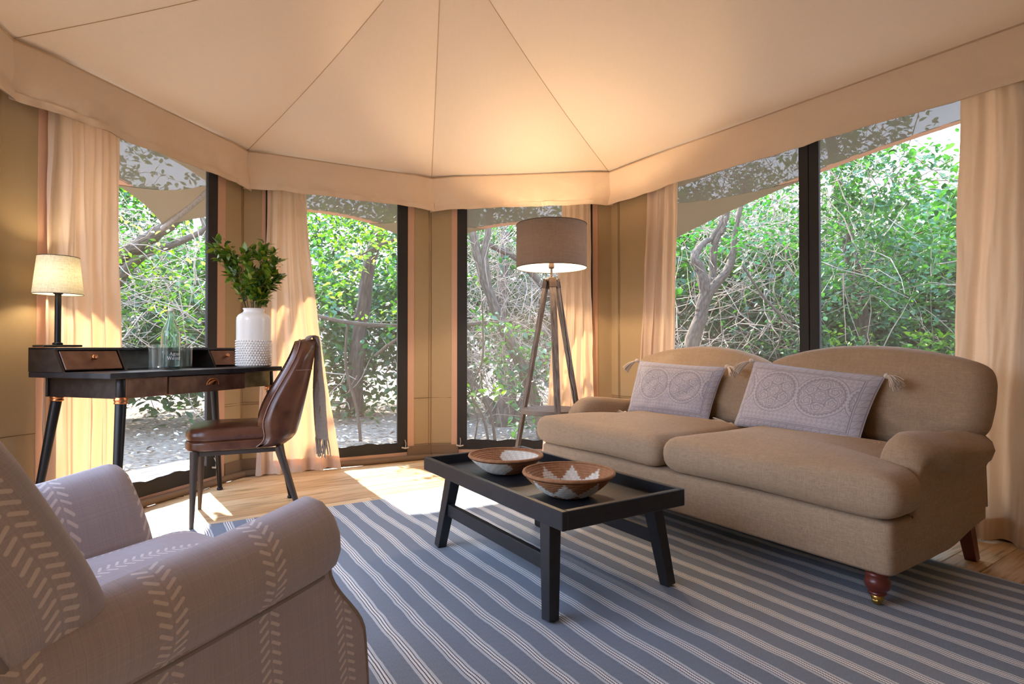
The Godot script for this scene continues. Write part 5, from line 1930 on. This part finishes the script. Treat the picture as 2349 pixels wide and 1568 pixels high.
# ---------------------------------------------------------------- armchair
# local frame: x to the chair's right, -z forwards
func make_armchair() -> void:
	var o = thing("armchair", "grey linen armchair printed with pale sprig columns, seen from behind", "armchair")
	o.transform = Transform3D(Basis(Vector3(0.891, 0, 0.454), Vector3.UP, Vector3(-0.454, 0, 0.891)), P(-0.688, 1.285))
	for s in [-1.0, 1.0]:
		# the roll: inner face, crest and outer scroll, swelling to the front and falling to the back
		var rows = []
		var cs = [[0.195, -0.33, 0.05], [0.200, -0.22, 0.045], [0.215, -0.16, 0.03], [0.240, -0.10, 0.015], [0.268, -0.05, 0.0], [0.300, -0.018, 0.0], [0.335, -0.002, 0.0], [0.368, -0.008, 0.0], [0.396, -0.030, 0.0], [0.412, -0.062, 0.0], [0.414, -0.096, 0.0], [0.404, -0.122, 0.0], [0.386, -0.138, 0.0], [0.360, -0.20, 0.03], [0.34, -0.33, 0.05], [0.195, -0.33, 0.05]]
		for j in 27:
			var q = j / 26.0
			var z = lerpf(0.036, 0.56, q)                       # front to back
			var crest = 0.624 - 0.098 * pow(z, 0.74)
			var fat = lerpf(1.06, 0.88, q)
			var row = PackedVector3Array()
			for c in cs:
				var x: float = 0.335 + (c[0] - 0.335) * (fat if c[0] > 0.3 else 1.0)
				row.append(Vector3(x * s, crest + c[1] * fat, z - c[2] * (1.0 - q) * 0.4))
			rows.append(row)
		var front = rows[0]
		for e in [[0.955, 0.016], [0.88, 0.026], [0.72, 0.032], [0.4, 0.035], [0.0, 0.036]]:       # rounded front end
			var row = PackedVector3Array()
			var mid = Vector3(0.315 * s, 0.50, 0.0)
			for p in front:
				row.append(Vector3(lerpf(mid.x, p.x, e[0]), lerpf(mid.y, p.y, e[0]), p.z - e[1]))
			rows.push_front(row)
		var g = Geo.new()
		var uvf = func(i, j, p): return Vector2(p.z + 0.088, i * 0.033)
		g.sheet(rows, true, s < 0, Vector2.ONE, uvf)
		obj("arm", g, M.sprig_linen, o)
		# outer side panel under the roll, bowing out and forward at the foot
		var pn = Geo.new()
		pn.grid(26, 24, func(a, b):
			var h = lerpf(0.05, 0.50 - 0.02 * a, b)
			var fw = 0.024 - 0.085 * smoothstep(0.48, 0.32, h)
			var z = lerpf(fw, 0.56, a)
			return Vector3(s * (0.386 + 0.012 * sin(PI * b) + 0.020 * smoothstep(0.42, 0.1, h)), h, z), false, s > 0, Vector2.ONE,
			func(_i, _j, p): return Vector2(p.z + 0.094, p.y))
		obj("side_panel", pn, M.sprig_linen, o)
		var pp = Geo.new()
		var path = []
		for i in 31:
			var q = i / 30.0
			var crest = 0.624 - 0.098 * pow(lerpf(0.036, 0.56, q), 0.74)
			path.append(Vector3(0.387 * s, crest - 0.138 * lerpf(1.06, 0.88, q) - 0.003, lerpf(0.036, 0.56, q)))
		pp.tube(path, 0.0045, 0.0045, 8)
		obj("piping", pp, M.piping, o)
		var fp = Geo.new()      # piping down the front edge
		path = []
		for i in 25:
			var h = lerpf(0.50, 0.05, i / 24.0)
			var b = (h - 0.05) / 0.465
			path.append(Vector3(s * (0.384 + 0.012 * sin(PI * b) + 0.020 * smoothstep(0.42, 0.1, h)), h, 0.022 - 0.085 * smoothstep(0.48, 0.32, h)))
		fp.tube(path, 0.004, 0.004, 8)
		obj("piping", fp, M.piping, o)
	# front border and body under the seat
	var g = Geo.new()
	g.grid(24, 16, func(a, b):
		var h = lerpf(0.05, 0.37, b)
		return Vector3(lerpf(-0.39, 0.39, a), h, 0.024 - 0.085 * smoothstep(0.48, 0.32, h) - 0.012 * sin(PI * a)), false, true, Vector2.ONE, func(_i, _j, p): return Vector2(p.x, p.y))
	g.face([Vector3(-0.39, 0.05, -0.06), Vector3(0.39, 0.05, -0.06), Vector3(0.36, 0.05, 0.56), Vector3(-0.36, 0.05, 0.56)], Vector3.DOWN)
	obj("front_border", g, M.sprig_linen, o)
	for q in [[-0.33, -0.02], [0.33, -0.02], [-0.31, 0.50], [0.31, 0.50]]:
		var lg = Geo.new()
		lg.bar(Vector3(q[0], 0.06, q[1]), Vector3(q[0], 0.009, q[1]), 0.05, 0.05, 0.04, 0.04, Vector3.RIGHT, 0.1)
		obj("leg", lg, M.mahogany, o)
	# seat cushion
	g = Geo.new()
	var ol = dense(round_poly([Vector2(-0.205, 0.40), Vector2(0.205, 0.40), Vector2(0.21, -0.085), Vector2(-0.21, -0.085)], 0.05), 0.03)
	g.puff(ol, 0.13, 0.024, 0.05, Transform3D(Basis(Vector3.RIGHT, Vector3(0, 0, 1), Vector3.UP), Vector3(0, 0.385, 0)))
	obj("seat_cushion", g, M.sprig_linen, o)
	# back: thick, leaning, with piping round its rear edge
	g = Geo.new()
	var bo = dense(round_poly([Vector2(-0.345, 0.0), Vector2(0.345, 0.0), Vector2(0.37, 0.16), Vector2(0.405, 0.26), Vector2(0.405, 0.46), Vector2(0.32, 0.56), Vector2(-0.32, 0.56), Vector2(-0.405, 0.46), Vector2(-0.405, 0.26), Vector2(-0.37, 0.16)], 0.09, 6), 0.03)
	var lean = Transform3D(Basis(Vector3.RIGHT, 0.48), Vector3(0, 0.36, 0.372))
	g.puff(bo, 0.14, 0.02, 0.03, lean)
	for i in g.t.size(): g.t[i] += Vector2(0.045, 0)
	obj("backrest", g, M.sprig_linen, o)
	var bp = Geo.new()
	var path = []
	for i in bo.size() + 1:
		var p = bo[i % bo.size()]
		path.append(lean * Vector3(p.x * 0.985, p.y * 0.985, 0.052))
	bp.tube(path, 0.006, 0.006, 8)
	obj("piping", bp, M.piping, o)
